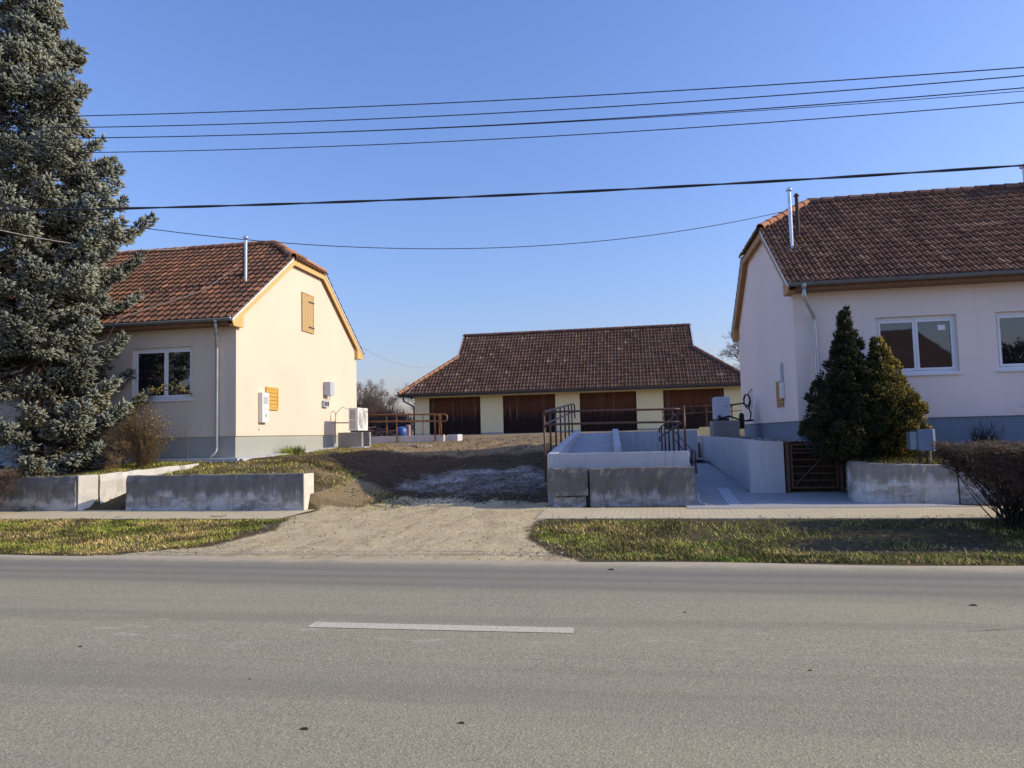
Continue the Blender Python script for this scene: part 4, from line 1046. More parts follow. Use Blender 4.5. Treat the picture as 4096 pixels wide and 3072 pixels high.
for (x, y, s, a) in ((-8.0, 24.2, .34, .2), (-7.5, 24.0, .26, -.3), (-7.1, 24.3, .2, .6)):
    z = hz(x, y) + .02
    cx, sy = math.cos(a) * s, math.sin(a) * s
    b.hexa([(x - cx, y - sy - .05, z - .03), (x + cx, y + sy - .05, z - .03), (x + cx, y + sy + .06, z - .03), (x - cx, y - sy + .06, z - .03)],
           [(x - cx + .02, y - sy - .03, z + .035), (x + cx - .03, y + sy - .04, z + .03), (x + cx - .03, y + sy + .04, z + .035), (x - cx, y - sy + .04, z + .04)])
tag(b.build('broken_slab', M['conc_pale']), 'broken pale slab lying on the brown soil near the left heat pump', 'slab')
# gate
GT = empty('metal_gate', (3.3, 16.5, .2)); tag(GT, 'brown metal bar gate with a diagonal brace beside the white retaining wall', 'gate')
b = MB(); b.box((3.27, 16.42, .1), (3.35, 16.50, 1.30)); b.build('gate_post', M['rail'], GT)
b = MB(); b.box((4.36, 16.42, .1), (4.44, 16.50, 1.27)); b.build('gate_post', M['rail'], GT)
b = MB(); b.box((3.375, 16.44, .28), (3.415, 16.48, 1.25)); b.box((4.30, 16.44, .28), (4.34, 16.48, 1.25)); b.box((3.415, 16.44, 1.21), (4.30, 16.48, 1.25)); b.box((3.415, 16.44, .28), (4.30, 16.48, .32))
b.build('gate_frame', M['rail'], GT)
for z in (.44, .59, .74, .89, 1.04, 1.12):
    b = MB(); b.box((3.416, 16.445, z), (4.299, 16.475, z + .028)); b.build('bar', M['rust_dark'], GT)
b = MB(); b.tube([(3.43, 16.43, .34), (4.28, 16.43, 1.19)], .016, 8); b.build('brace', M['rail'], GT)

# ------------------------------------------------------------------ heat pump units
def heat_pump(name, label, x, y, z, w, d, h, face, m, parts):
    """box body; face '+x' or '-y' carries the fan grille; origin at the lower near-left corner"""
    root = empty(name, (x, y, z)); tag(root, label, 'heat pump', 'heat pumps beside the houses')
    fx, fy = (d, w) if face == '+x' else (w, d)
    b = MB(); b.box((x, y, z + .05), (x + fx, y + fy, z + h)); b.build('body', m, root, bevel=.018)
    if face == '+x':
        cy, cz = y + fy * .44, z + .05 + h * .5; rr = min(w * .40, h * .43); xf = x + fx
        for k, r_ in enumerate(np.linspace(.04, rr, 9)):
            pass
        g = MB()
        for r_ in np.linspace(.03, rr, 10):
            g.tube([(xf + .012, cy + r_ * math.cos(a), cz + r_ * math.sin(a)) for a in np.linspace(0, 2 * math.pi, 29)], .006, 5, caps=False)
        for a in np.linspace(0, math.pi, 5)[:-1]:
            g.tube([(xf + .008, cy - rr * math.cos(a), cz - rr * math.sin(a)), (xf + .008, cy + rr * math.cos(a), cz + rr * math.sin(a))], .006, 5)
        g.build('fan_grille', m, root)
        dsk = MB(); dsk.tube([(xf + .001, cy, cz), (xf + .004, cy, cz)], rr, 32); dsk.build('fan_recess', M['pale_fan'], root)
        # coil louvres on the end that faces the street
        x0, x1 = x + .05, x + fx - .10
        for (za, zb_) in ((z + .12, z + h * .5 - .01), (z + h * .5 + .03, z + h - .06)):
            s = MB(); n = 8; st = (zb_ - za) / n
            for c0, c1 in ((x0, x0 + (x1 - x0) * .48), (x0 + (x1 - x0) * .54, x1)):
                for i in range(n): s.box((c0, y - .004, za + i * st + .012), (c1, y + .004, za + (i + 1) * st - .012))
            s.build('coil_louvre', M['dark_metal'], root)
        bd = MB(); bd.box((xf + .002, y + fy * .84, z + h - .15), (xf + .007, y + fy * .92, z + h - .09)); bd.build('badge', M['gutter_dark'], root)
        for yy in (y + .12, y + fy - .2):
            f = MB(); f.box((x + .02, yy, z), (x + fx - .02, yy + .07, z + .05)); f.build('foot', M['dark_metal'], root)
    else:
        bd = MB(); bd.box((x + fx * .62, y - .006, z + h * .58), (x + fx * .82, y - .001, z + h * .61)); bd.build('badge', M['gutter_dark'], root)
        b2 = MB(); b2.box((x - .004, y + .06, z + .12), (x - .001, y + fy - .06, z + h - .08)); b2.build('side_panel', M['grey_box'], root)
        for xx in (x + .03, x + fx - .1):
            f = MB(); f.box((xx, y + .02, z), (xx + .07, y + fy - .02, z + .05)); f.build('foot', M['dark_metal'], root)
    return root
M['pale_fan'] = simple('pale_fan_guard', (.52, .56, .52), .5, 0, .05)
M['ac_white'] = simple('cream_white_sheet_metal', (.76, .75, .70), .4, 0, .03)
M['ac_grey'] = simple('pale_grey_sheet_metal', (.50, .55, .63), .4, 0, .04)
h1 = heat_pump('heat_pump', 'cream white heat pump with round fan grille standing beside the peach house', -9.62, 23.50, 1.82, .95, .34, .84, '+x', M['ac_white'], None)
b = MB()
b.tube([(-9.62, 24.2, 2.15), (-9.9, 24.15, 2.16), (-10.3, 24.1, 2.17), (-10.46, 24.08, 2.18)], .022, 8)
b.tube([(-9.62, 24.0, 2.35), (-9.8, 24.0, 2.62), (-10.05, 24.0, 2.72), (-10.28, 24.0, 2.5), (-10.34, 24.0, 2.1), (-10.32, 23.98, 1.5), (-10.42, 23.97, 1.38)], .012, 6)
b.tube([(-10.46, 24.02, 2.55), (-10.36, 23.98, 2.6), (-10.30, 23.98, 2.5), (-10.30, 23.98, 1.4)], .012, 6)
b.build('hose', M['wire_pale'], h1)
st = empty('concrete_stand', (-10.0, 23.4, 1.3)); tag(st, 'grey concrete stand of two upright slabs under the white heat pump', 'stand')
for yy in (23.48, 24.22):
    b = MB(); b.box((-10.0, yy, 1.2), (-9.14, yy + .15, 1.815)); b.build('slab', M['conc_block'], st, bevel=.008)
b = MB(); b.box((-9.55, 23.35, 1.1), (-8.98, 24.5, 1.31)); b.build('pad', M['conc_new'], st, bevel=.01)
h2 = heat_pump('heat_pump', 'pale grey heat pump on a concrete block left of the pink house', 2.46, 21.9, 1.86, .42, .85, .70, '-y', M['ac_grey'], None)
b = MB()
b.tube([(2.88, 22.1, 2.28), (3.0, 22.1, 2.32), (3.3, 22.3, 2.36), (3.5, 22.6, 2.28), (3.62, 22.9, 2.05), (3.6, 23.0, 1.88), (3.5, 23.0, 1.84)], .024, 8)
b.tube([(2.6, 21.86, 1.92), (2.85, 21.9, 1.98), (3.1, 22.2, 1.9), (3.35, 22.6, 1.85), (3.5, 23.0, 1.84), (3.70, 23.1, 1.86)], .028, 8)
b.tube([(3.28, 22.5, 1.60), (3.28, 22.5, 2.02), (3.28, 22.5, 2.08)], [.075, .075, .04], 10)
b.tube([(2.56, 21.84, 1.88), (2.56, 21.84, 2.02)], .04, 8)
b.build('hose', M['black'], h2)
b = MB(); b.box((2.36, 21.78, 1.1), (3.10, 22.8, 1.855)); tag(b.build('concrete_plinth', M['conc_block'], bevel=.012), 'dark grey concrete block carrying the pale grey heat pump', 'plinth')

# rear ramp of the left house
rr_ = empty('rear_ramp_railing', (-9.4, 27.0, 1.5)); tag(rr_, 'ochre brown railing of the rear ramp between the peach house and the barn', 'railing')
L6 = [(-10.6, 27.0, 2.53), (-9.07, 27.0, 2.50), (-7.5, 27.0, 2.46), (-7.10, 27.0, 2.45), (-7.04, 27.0, 2.41), (-7.04, 27.0, 2.24)]
L6 = [(-10.6, 27.0, 2.53), (-9.07, 27.0, 2.50), (-7.5, 27.0, 2.46), (-7.14, 27.0, 2.45), (-7.06, 27.0, 2.42), (-7.03, 27.0, 2.36), (-7.03, 27.0, 2.26), (-7.06, 27.0, 2.20), (-7.14, 27.0, 2.175), (-7.5, 27.0, 2.18), (-9.07, 27.0, 2.22), (-10.6, 27.0, 2.25)]
b = MB(); b.tube(L6, .026, 10); b.build('handrail', M['rail_l'], rr_, smooth=True)
for px_, zt_ in ((-9.07, 2.50), (-7.52, 2.46), (-7.28, 2.45)):
    b = MB(); b.tube([(px_, 27.0, 1.38 if px_ < -7.4 else 1.62), (px_, 27.0, zt_)], .026, 10); b.build('post', M['rail_l'], rr_, smooth=True)
rail_run(rr_, [(-10.6, 28.35, 2.55), (-8.2, 28.35, 2.50), (-7.72, 28.35, 2.47), (-7.68, 28.35, 2.42), (-7.68, 28.35, 2.24)], -.25, [(-9.95, 28.35, 2.5, 1.5), (-8.4, 28.35, 2.49, 1.5), (-7.72, 28.35, 2.45, 1.5)], M['rail_l'], r=.026)
b = MB(); b.box((-10.4, 27.06, 1.1), (-7.20, 27.26, 1.66)); b.box((-7.18, 27.5, 1.2), (-6.75, 28.3, 1.66))
tag(b.build('rear_ramp_wall', M['conc_new'], bevel=.01), 'low pale concrete wall of the rear ramp behind the white heat pump', 'wall')
# barrel and sheet behind the railing
bd = bpy.data.meshes.new('blue_barrel'); b = MB()
pr = [(.22, 0), (.28, .05), (.30, .16), (.30, .30), (.27, .44), (.20, .52), (.10, .56), (.0, .57)]
n = 18; vs = [(-12.35 + r_ * math.cos(2 * math.pi * j / n), 37.6 + r_ * math.sin(2 * math.pi * j / n), 1.62 + z) for r_, z in pr for j in range(n)]
b.add(vs, [(i * n + j, i * n + (j + 1) % n, (i + 1) * n + (j + 1) % n, (i + 1) * n + j) for i in range(len(pr) - 1) for j in range(n)])
tag(b.build('barrel', M['blue_plastic'], smooth=True), 'blue plastic barrel behind the ochre railing', 'barrel')
b = MB(); b.box((-12.36, 38.2, 1.6), (-12.10, 38.5, 2.28)); tag(b.build('covered_stack', M['pink_cloth'], bevel=.08), 'stack under a faded pink sheet beside the blue barrel', 'stack')
b = MB(); b.box((-12.78, 38.7, 1.6), (-12.22, 39.1, 2.36)); b.box((-12.84, 38.62, 2.36), (-12.16, 39.16, 2.42)); tag(b.build('dark_shed_box', M['black'], bevel=.03), 'dark low box with a lid behind the blue barrel', 'box')

# gas regulator cabinet
GB = empty('gas_cabinet', (5.4, 15.25, .85)); tag(GB, 'grey metal gas cabinet on two posts in front of the golden conifer', 'utility box')
b = MB(); b.box((5.505, 15.16, 1.085), (5.80, 15.44, 1.50)); b.build('body', M['blue_box'], GB, bevel=.01)
b = MB(); b.box((5.375, 15.20, 1.11), (5.503, 15.42, 1.46)); b.build('side_box', M['side_blue'], GB, bevel=.01)
b = MB(); b.box((5.772, 15.145, 1.08), (5.812, 15.159, 1.505)); b.build('door_edge', M['white_paint'], GB)
for x in (5.565, 5.70):
    b = MB(); b.tube([(x, 15.3, .7), (x, 15.3, 1.085)], .022, 8); b.build('post', M['rust_dark'], GB)
b = MB(); b.tube([(5.76, 15.3, .7), (5.76, 15.3, 1.086)], .018, 8); b.build('post', M['pole'], GB)
b = MB(); b.tube([(5.585, 15.3, 1.5)] + [(5.672 - .087 * math.cos(a), 15.3, 1.62 + .10 * math.sin(a)) for a in np.linspace(0, math.pi, 9)] + [(5.76, 15.3, 1.5)], .011, 8); b.build('bent_pipe', M['bark'], GB, smooth=True)

# ------------------------------------------------------------------ overhead lines
def wire(name, P3, r, label, x0=-13.4, x1=46.6, y=10.8, m='wire', twist=0):
    c = np.polyfit([p[0] for p in P3], [p[1] for p in P3], 2)
    X = np.linspace(x0, x1, 90); b = MB()
    if twist:
        for ph in (0, math.pi):
            b.tube([(x, y + twist * math.cos(x * 2.4 + ph), float(np.polyval(c, x)) + twist * math.sin(x * 2.4 + ph)) for x in np.linspace(x0, x1, 420)], r, 6)
    else: b.tube([(x, y, float(np.polyval(c, x))) for x in X], r, 6)
    return tag(b.build(name, M[m]), label, 'cable', 'overhead lines along the street'), c
def sc12(P3): return [(x * .864, 1.6 + (z - 1.6) * .864) for x, z in P3]
wz = []
for P3, r, lb, tw in (([(-10.55, 8.23), (-1.14, 7.63), (6.49, 7.34)], .008, 'topmost of the four thin power lines over the street', 0),
                      ([(-10.55, 7.99), (-1.15, 7.40), (6.48, 7.20)], .008, 'second thin power line from the top over the street', 0),
                      ([(-10.07, 7.73), (-1.15, 7.18), (6.47, 7.00)], .008, 'third thin power line from the top, doubled towards the right', 0),
                      ([(-10.07, 7.43), (-1.16, 6.92), (6.45, 6.76)], .0072, 'lowest of the four thin power lines over the street', 0),
                      ([(-12.59, 6.43), (-1.19, 5.88), (6.38, 5.72)], .0125, 'thick black twisted cable below the four power lines', .009)):
    o, c = wire('overhead_cable', sc12(P3), r, lb, twist=tw); wz.append(c)
o, c = wire('overhead_cable', sc12([(-10.07, 7.725), (-1.15, 7.165), (6.47, 6.945)]), .005, 'hair-thin wire hanging just under the third power line', m='wire')
def drop_line(pts, r, label, sag=0, m='wire'):
    a, c = Vector(pts[0]), Vector(pts[1]); b = MB()
    b.tube([tuple(a + (c - a) * t - Vector((0, 0, sag * 4 * t * (1 - t)))) for t in np.linspace(0, 1, 50)], r, 6)
    return tag(b.build('service_cable', M[m]), label, 'cable')
drop_line([(-13.4, 10.8, 6.55), (4.0, 18.4, 6.98)], .0085, 'thin sagging service cable running across to the pink house', 1.12)
drop_line([(-13.4, 10.8, 6.2), (-14.6, 21.6, 8.1)], .0085, 'thin service cable rising to the peach house roof behind the spruce', .35, 'wire_pale')
drop_line([(-10.38, 26.5, 5.2), (-10.72, 44.05, 6.55)], .008, 'pale service cable from the rear eaves to the barn roof', .75, 'wire_pale')
def pole(x, y, h, label):
    root = empty('utility_pole', (x, y, hz(x, y))); tag(root, label, 'pole', 'utility poles')
    b = MB(); b.tube([(x, y, -.3), (x, y, h)], [.15, .09], 12); b.build('shaft', M['pole'], root, smooth=True)
    b = MB(); b.box((x - .05, y - .6, h - .25), (x + .05, y + .6, h - .15)); b.build('cross_arm', M['pole'], root)
pole(-13.5, 10.95, 8.1, 'concrete utility pole on the verge left of the blue spruce'); pole(46.7, 10.95, 9.2, 'far concrete utility pole at the right end of the lines')

# ------------------------------------------------------------------ foliage
def spindles(P0, P1, rad, col, sides=4, rng=None, mid=.42):
    """many little spindle-shaped shoots"""
    P0, P1 = np.asarray(P0), np.asarray(P1); n = len(P0); d = P1 - P0; L_ = np.linalg.norm(d, axis=1, keepdims=True); t = d / np.maximum(L_, 1e-6)
    ref = np.where(np.abs(t[:, 2:3]) < .9, np.array([[0, 0, 1.0]]), np.array([[1.0, 0, 0]]))
    a = np.cross(t, ref); a /= np.linalg.norm(a, axis=1, keepdims=True); b_ = np.cross(a, t)
    ph = (rng.uniform(0, 6.28, n) if rng is not None else np.zeros(n))
    rings = [P0]
    for k in range(sides):
        an = ph + 2 * math.pi * k / sides
        rings.append(P0 + d * mid + (a * np.cos(an)[:, None] + b_ * np.sin(an)[:, None]) * np.asarray(rad).reshape(-1, 1))
    rings.append(P1)
    V_ = np.stack(rings, 1).reshape(-1, 3); q = sides + 2; f = []
    for k in range(sides):
        k2 = (k + 1) % sides
        f.append((0, 1 + k2, 1 + k)); f.append((sides + 1, 1 + k, 1 + k2))
    F_ = (np.array(f)[None] + q * np.arange(n)[:, None, None]).reshape(-1, 3)
    return V_, F_, np.repeat(col, 2 * sides, 0)
def prisms(P0, P1, r0, r1, col, sides=3):
    P0, P1 = np.asarray(P0), np.asarray(P1); n = len(P0); d = P1 - P0; t = d / np.maximum(np.linalg.norm(d, axis=1, keepdims=True), 1e-6)
    ref = np.where(np.abs(t[:, 2:3]) < .9, np.array([[0, 0, 1.0]]), np.array([[1.0, 0, 0]]))
    a = np.cross(t, ref); a /= np.linalg.norm(a, axis=1, keepdims=True); b_ = np.cross(a, t); vs = []
    for P, r_ in ((P0, r0), (P1, r1)):
        r_ = np.broadcast_to(np.asarray(r_, float), (n,))[:, None]
        for k in range(sides):
            an = 2 * math.pi * k / sides; vs.append(P + (a * math.cos(an) + b_ * math.sin(an)) * r_)
    V_ = np.stack(vs, 1).reshape(-1, 3); f = [(k, (k + 1) % sides, sides + (k + 1) % sides, sides + k) for k in range(sides)]
    F_ = (np.array(f)[None] + 2 * sides * np.arange(n)[:, None, None]).reshape(-1, 4)
    return V_, F_, np.repeat(col, sides, 0)
def unit(v): return v / max(np.linalg.norm(v), 1e-9)

def spruce(x, y, z, H, label):
    rng = np.random.default_rng(8)
    root = empty('blue_spruce', (x, y, z)); tag(root, label, 'tree')
    def axis(h): return np.array([x - .45 * (h / H) ** 1.3, y, z + h])
    b = MB(); b.tube([(x, y, z - .3)] + [tuple(axis(H * f)) for f in (.2, .4, .6, .8, 1)], [.26, .22, .17, .11, .06, .02], 12); b.build('trunk', M['bark'], root, smooth=True)
    ph_ = [0, .5, 1.4, 2.25, 4.9, 6.0, 7.3, 8.2, 9.75, 11.5, 12.84, 14, 15]; pr_ = [1.5, 2.0, 2.4, 2.6, 2.6, 2.5, 2.85, 2.15, 1.62, .95, .60, .36, .05]
    S0 = []; S1 = []; SR = []; SC_ = []; B0 = []; B1 = []; BR0 = []; BR1 = []
    def plume(pts, t_from, rad, tone, brown, dens):
        """a bough: stout blue-grey needle fingers packed round a twig, longer below and to the sides"""
        seg = np.linalg.norm(np.diff(pts, axis=0), axis=1); cum = np.concatenate([[0], np.cumsum(seg)]); L_ = cum[-1]
        m_ = max(4, int(L_ * (1 - t_from) * dens)); u_ = t_from + (1 - t_from) * rng.random(m_) ** .85; u_[-4:] = 1
        P = np.stack([np.interp(u_ * L_, cum, pts[:, i]) for i in range(3)], 1); Q = np.stack([np.interp(np.clip(u_ + .05, 0, 1.0) * L_, cum, pts[:, i]) for i in range(3)], 1)
        D = Q - P; D[np.linalg.norm(D, axis=1) < 1e-4] = pts[-1] - pts[-2]; D /= np.linalg.norm(D, axis=1, keepdims=True)
        sd = np.cross(D, np.array([0, 0, 1.0])); sd /= np.maximum(np.linalg.norm(sd, axis=1, keepdims=True), 1e-6); up = np.cross(sd, D)
        an = rng.uniform(0, 6.28, m_); ca, sa = np.cos(an)[:, None] * 1.15, (np.sin(an) * .75 - .18)[:, None]
        rr = rad * (.55 + .45 * np.sin(np.pi * np.clip(u_ * .9 + .1, 0, 1)))[:, None] * rng.uniform(.1, 1.0, (m_, 1)) ** .7
        off = (sd * ca + up * sa) * rr
        dirn = D * rng.uniform(.5, 1.2, (m_, 1)) + (sd * ca + up * sa) * .85 + np.array([0, 0, .12]) + rng.normal(0, .18, (m_, 3)); dirn /= np.linalg.norm(dirn, axis=1, keepdims=True)
        ln_ = rng.uniform(.09, .17, (m_, 1)); p0 = P + off
        S0.append(p0 - dirn * .03); S1.append(p0 + dirn * ln_); SR.append(rng.uniform(.021, .034, m_))
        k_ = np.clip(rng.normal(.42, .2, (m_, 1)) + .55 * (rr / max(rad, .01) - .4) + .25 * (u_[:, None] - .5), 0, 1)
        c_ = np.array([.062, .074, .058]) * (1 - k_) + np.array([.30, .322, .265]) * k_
        br = (rng.random((m_, 1)) < brown * (1.3 - u_[:, None])); c_ = np.where(br, np.array([.16, .12, .045]) * rng.uniform(.7, 1.2, (m_, 1)), c_)
        SC_.append(c_ * tone)
    def limb(pts, r_):
        k = len(pts); t = np.linspace(0, 1, k); B0.append(pts[:-1]); B1.append(pts[1:]); rr = r_ * (1 - .8 * t); BR0.append(rr[:-1]); BR1.append(rr[1:])
    h = .4
    while h < H - .2:
        f = h / H; nb = int(rng.integers(9, 12)) if f < .8 else 7
        ph = rng.uniform(0, 6.28)
        for k in range(nb):
            az = ph + 2 * math.pi * k / nb + rng.normal(0, .25)
            out = np.array([math.cos(az), math.sin(az), 0])
            Lb = np.interp(h, ph_, pr_) * (float(np.clip(rng.normal(.96, .10), .7, 1.15)) if rng.random() < .62 else rng.uniform(.45, .82))
            if h < 2.3 and out[0] < .15: continue
            h0 = h + rng.normal(0, .16)
            droop = np.interp(f, [0, .3, .6, .85, 1], [-.40, -.36, -.24, .05, .7]) + rng.normal(0, .09)
            tipup = .30 + rng.normal(0, .08)
            n = max(5, int(Lb / .2)); t = np.linspace(0, 1, n + 1)
            side = np.array([-out[1], out[0], 0]) * rng.normal(0, .14)
            pts = axis(h0)[None] + (out[None] * t[:, None] + side[None] * (t ** 2)[:, None]) * Lb + np.array([0, 0, 1.0])[None] * (Lb * (droop * np.sin(t * 1.9) * .75 + tipup * t ** 3))[:, None]
            if pts[-1, 2] < z + .12: pts[:, 2] += (z + .12 - pts[-1, 2]) * t
            limb(pts, .03 * (Lb / 3 + .3) + .006)
            tone = float(np.clip(rng.normal(.93, .19), .55, 1.3)); brn = max(0, rng.normal(.07, .09))
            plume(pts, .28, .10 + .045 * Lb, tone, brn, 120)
            ns = int(2 + Lb * 2.4)
            for q in range(ns):
                tb = .30 + .62 * (q + rng.random()) / ns; i0 = min(int(tb * n), n - 1); p = pts[i0] + (pts[i0 + 1] - pts[i0]) * (tb * n - i0); dr = unit(pts[i0 + 1] - pts[i0])
                s_ = unit(np.cross(dr, np.array([0, 0, 1.0]))) * (1 if q % 2 else -1)
                ll = (.22 + .26 * Lb * (1.12 - tb)) * rng.uniform(.75, 1.2); ld = unit(dr * .8 + s_ * .85 + np.array([0, 0, rng.normal(-.02, .12)]))
                tt = np.linspace(0, 1, 5)[:, None]; sp = p[None] + ld[None] * ll * tt + np.array([0, 0, -.22]) * ll * tt ** 1.5 + np.array([0, 0, .20]) * ll * tt ** 4
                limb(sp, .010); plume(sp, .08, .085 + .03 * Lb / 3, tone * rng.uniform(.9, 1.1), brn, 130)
        h += np.interp(f, [0, .5, 1], [.53, .50, .30]) * rng.uniform(.85, 1.15)
    S0, S1, SR, SC_ = np.concatenate(S0), np.concatenate(S1), np.concatenate(SR), np.concatenate(SC_)
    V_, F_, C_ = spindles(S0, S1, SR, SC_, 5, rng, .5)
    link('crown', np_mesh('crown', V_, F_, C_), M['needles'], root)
    # dead inner twigs
    n = 9000; hh = rng.uniform(.05, .92, n) ** 1.1 * H; az = rng.uniform(0, 6.28, n); rm = np.interp(hh, ph_, pr_) * .62 * rng.random(n) ** .7
    a = np.stack([axis(0)[0] - .45 * (hh / H) ** 1.3 + np.cos(az) * rm, y + np.sin(az) * rm, z + hh - .25 * rm], 1); d = np.stack([np.cos(az), np.sin(az), rng.normal(-.35, .3, n)], 1) + rng.normal(0, .5, (n, 3)); d /= np.linalg.norm(d, axis=1, keepdims=True)
    keep = (hh > 2.0) | (np.cos(az) > .1); a, d = a[keep], d[keep]
    B0.append(a); B1.append(a + d * rng.uniform(.15, .5, (len(a), 1))); BR0.append(np.full(len(a), .010)); BR1.append(np.full(len(a), .004))
    B0, B1 = np.concatenate(B0), np.concatenate(B1)
    V_, F_, C_ = prisms(B0, B1, np.concatenate(BR0), np.concatenate(BR1), np.tile([.050, .038, .028], (len(B0), 1)), 3)
    link('branches', np_mesh('branches', V_, F_, C_), M['twigs'], root)
    print('spruce shoots', len(S0))
spruce(-15.40, 16.45, .86, 15.2, 'tall silvery blue spruce in front of the peach house')

def scale_conifer(name, x, y, z, prof, label, cols, seed, clumps=600, per=64, lean=0, flat=.85, size=(.075, .15), shoot=(.045, .095), rad=(.009, .016)):
    """scale-leaved conifer: separate upright tufts of shoots, dark hollows between them"""
    rng = np.random.default_rng(seed)
    root = empty(name, (x, y, z)); tag(root, label, 'tree')
    H = prof[-1][0]; ph = np.array([p[0] for p in prof]); pr_ = np.array([p[1] for p in prof])
    b = MB(); b.tube([(x, y, z - .2), (x, y, z + H * .45), (x + lean, y, z + H * .93)], [.08, .05, .012], 8); b.build('trunk', M['bark'], root, smooth=True)
    hh = rng.uniform(0, 1, clumps * 12); acc = np.interp(hh * H, ph, pr_); hh = hh[rng.random(len(hh)) < acc / pr_.max() + .06][:clumps]
    S0 = []; S1 = []; SR = []; C_ = []; T0 = []; T1 = []
    for i, h in enumerate(hh):
        az = rng.uniform(0, 6.28); r_ = np.interp(h * H, ph, pr_) * (1 + .16 * math.sin(az * 3 + h * 11) + rng.normal(0, .05)); out = np.array([math.cos(az), math.sin(az) * flat, 0])
        inner = i % 4 == 0
        r2 = r_ * (rng.uniform(.35, .7) if inner else rng.uniform(.68, 1.10)); sz = rng.uniform(*size) * (1.25 if inner else 1) * (.6 + .4 * min(1, r_ / .5))
        c0 = np.array([x + lean * h, y, z + h * H]); tip = c0 + out * r2
        T0.append(c0 + np.array([0, 0, -.25 * r2])); T1.append(tip)
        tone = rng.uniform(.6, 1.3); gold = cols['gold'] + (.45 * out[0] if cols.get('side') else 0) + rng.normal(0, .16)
        ax = unit(out * .62 + np.array([0, 0, .85]) + rng.normal(0, .18, 3))
        m_ = per; rv = rng.normal(0, 1, (m_, 3)); rv /= np.linalg.norm(rv, axis=1, keepdims=True); q = rng.random((m_, 1)) ** .5
        base = tip + rv * q * sz * np.array([.75, .75, .9]) + ax[None] * sz * .25
        dv = ax[None] * .9 + rv * .75; dv /= np.linalg.norm(dv, axis=1, keepdims=True)
        ln_ = rng.uniform(*shoot, m_)[:, None]
        S0.append(base); S1.append(base + dv * ln_); SR.append(rng.uniform(*rad, m_))
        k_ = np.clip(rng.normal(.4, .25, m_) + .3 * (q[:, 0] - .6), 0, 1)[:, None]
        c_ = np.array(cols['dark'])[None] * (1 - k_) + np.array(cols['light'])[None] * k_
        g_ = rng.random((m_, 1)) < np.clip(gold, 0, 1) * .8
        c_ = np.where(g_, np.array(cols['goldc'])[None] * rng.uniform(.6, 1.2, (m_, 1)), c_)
        C_.append(c_ * tone)
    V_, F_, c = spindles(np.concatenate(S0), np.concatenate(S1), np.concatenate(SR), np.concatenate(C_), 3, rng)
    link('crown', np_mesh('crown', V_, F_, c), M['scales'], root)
    V_, F_, c = prisms(np.array(T0), np.array(T1), .016, .005, np.tile([.05, .035, .025], (len(T0), 1)), 4)
    link('branches', np_mesh('branches', V_, F_, c), M['twigs'], root)
    return root
DK = dict(dark=(.012, .018, .008), light=(.042, .054, .020), gold=.03, goldc=(.14, .11, .022))
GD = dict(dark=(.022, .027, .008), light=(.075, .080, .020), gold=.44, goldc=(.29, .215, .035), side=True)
scale_conifer('conifer_shrub', 4.52, 16.02, .84, [(0, .35), (.25, .70), (.62, 1.0), (.95, .92), (1.5, .60), (2.1, .32), (2.6, .17), (3.0, .06), (3.24, .015)], 'tall dark green pointed conifer beside the pink house downpipe', DK, 3, clumps=620)
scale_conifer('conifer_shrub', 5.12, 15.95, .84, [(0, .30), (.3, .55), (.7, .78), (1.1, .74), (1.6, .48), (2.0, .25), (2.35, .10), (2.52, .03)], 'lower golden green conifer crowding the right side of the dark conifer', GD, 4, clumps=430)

def bare_shrub(name, label, cat, group, base_box, zb, top_fn, n, seed, cols, r=.004, seg=4, wob=.05, tips=None, spread=None):
    """thicket of thin bare shoots rising from a base to random points of a crown volume"""
    rng = np.random.default_rng(seed); P0 = []; P1 = []; R0 = []; R1 = []; C_ = []
    for _ in range(n):
        a = np.array([rng.uniform(base_box[0], base_box[1]), rng.uniform(base_box[2], base_box[3]), 0.]); a[2] = zb(a[0], a[1]) if callable(zb) else zb
        e = top_fn(rng, a)
        t0 = rng.uniform(0, .75) ** 1.0
        k = seg; ts = np.linspace(t0, 1, k + 1); bow = rng.normal(0, wob, 3)
        pts = a[None] + (e - a)[None] * ts[:, None] + bow[None] * np.sin(math.pi * ts)[:, None] + rng.normal(0, wob * .25, (k + 1, 3))
        rr = r * (1.25 - ts) * (2.2 if t0 < .12 else 1)
        P0.append(pts[:-1]); P1.append(pts[1:]); R0.append(rr[:-1]); R1.append(rr[1:])
        w_ = rng.random(); c = np.array(cols[0]) * (1 - w_) + np.array(cols[1]) * w_
        cc = np.repeat(c[None], k, 0)
        if tips is not None: cc[-1] = np.array(tips) * rng.uniform(.7, 1.2)
        C_.append(cc)
    V_, F_, c = prisms(np.concatenate(P0), np.concatenate(P1), np.concatenate(R0), np.concatenate(R1), np.concatenate(C_), 3)
    o = link(name, np_mesh(name, V_, F_, c), M['twigs'])
    return tag(o, label, cat, group)
def hedge_top(x0, x1, y0, y1, za, zb_):
    def f(rng, a):
        u = rng.random()
        e = np.array([rng.uniform(x0, x1), rng.uniform(y0, y1), 0.])
        lo = za + .75 * max(0, (x0 + .75 - e[0])) * .5
        e[2] = lo + (zb_ - lo) * rng.random() ** .55
        return e
    return f
def hedge_r(rng, a):
    x = rng.uniform(4.72, 9.5); zt = 1.27 + .07 * math.sin(x * 7) + rng.normal(0, .03)
    lo = .20 + max(0, 5.55 - x) * .95
    z_ = lo + (zt - lo) * rng.random() ** .62
    y = 12.15 + rng.uniform(-.55, .55)
    return np.array([x, y, z_])
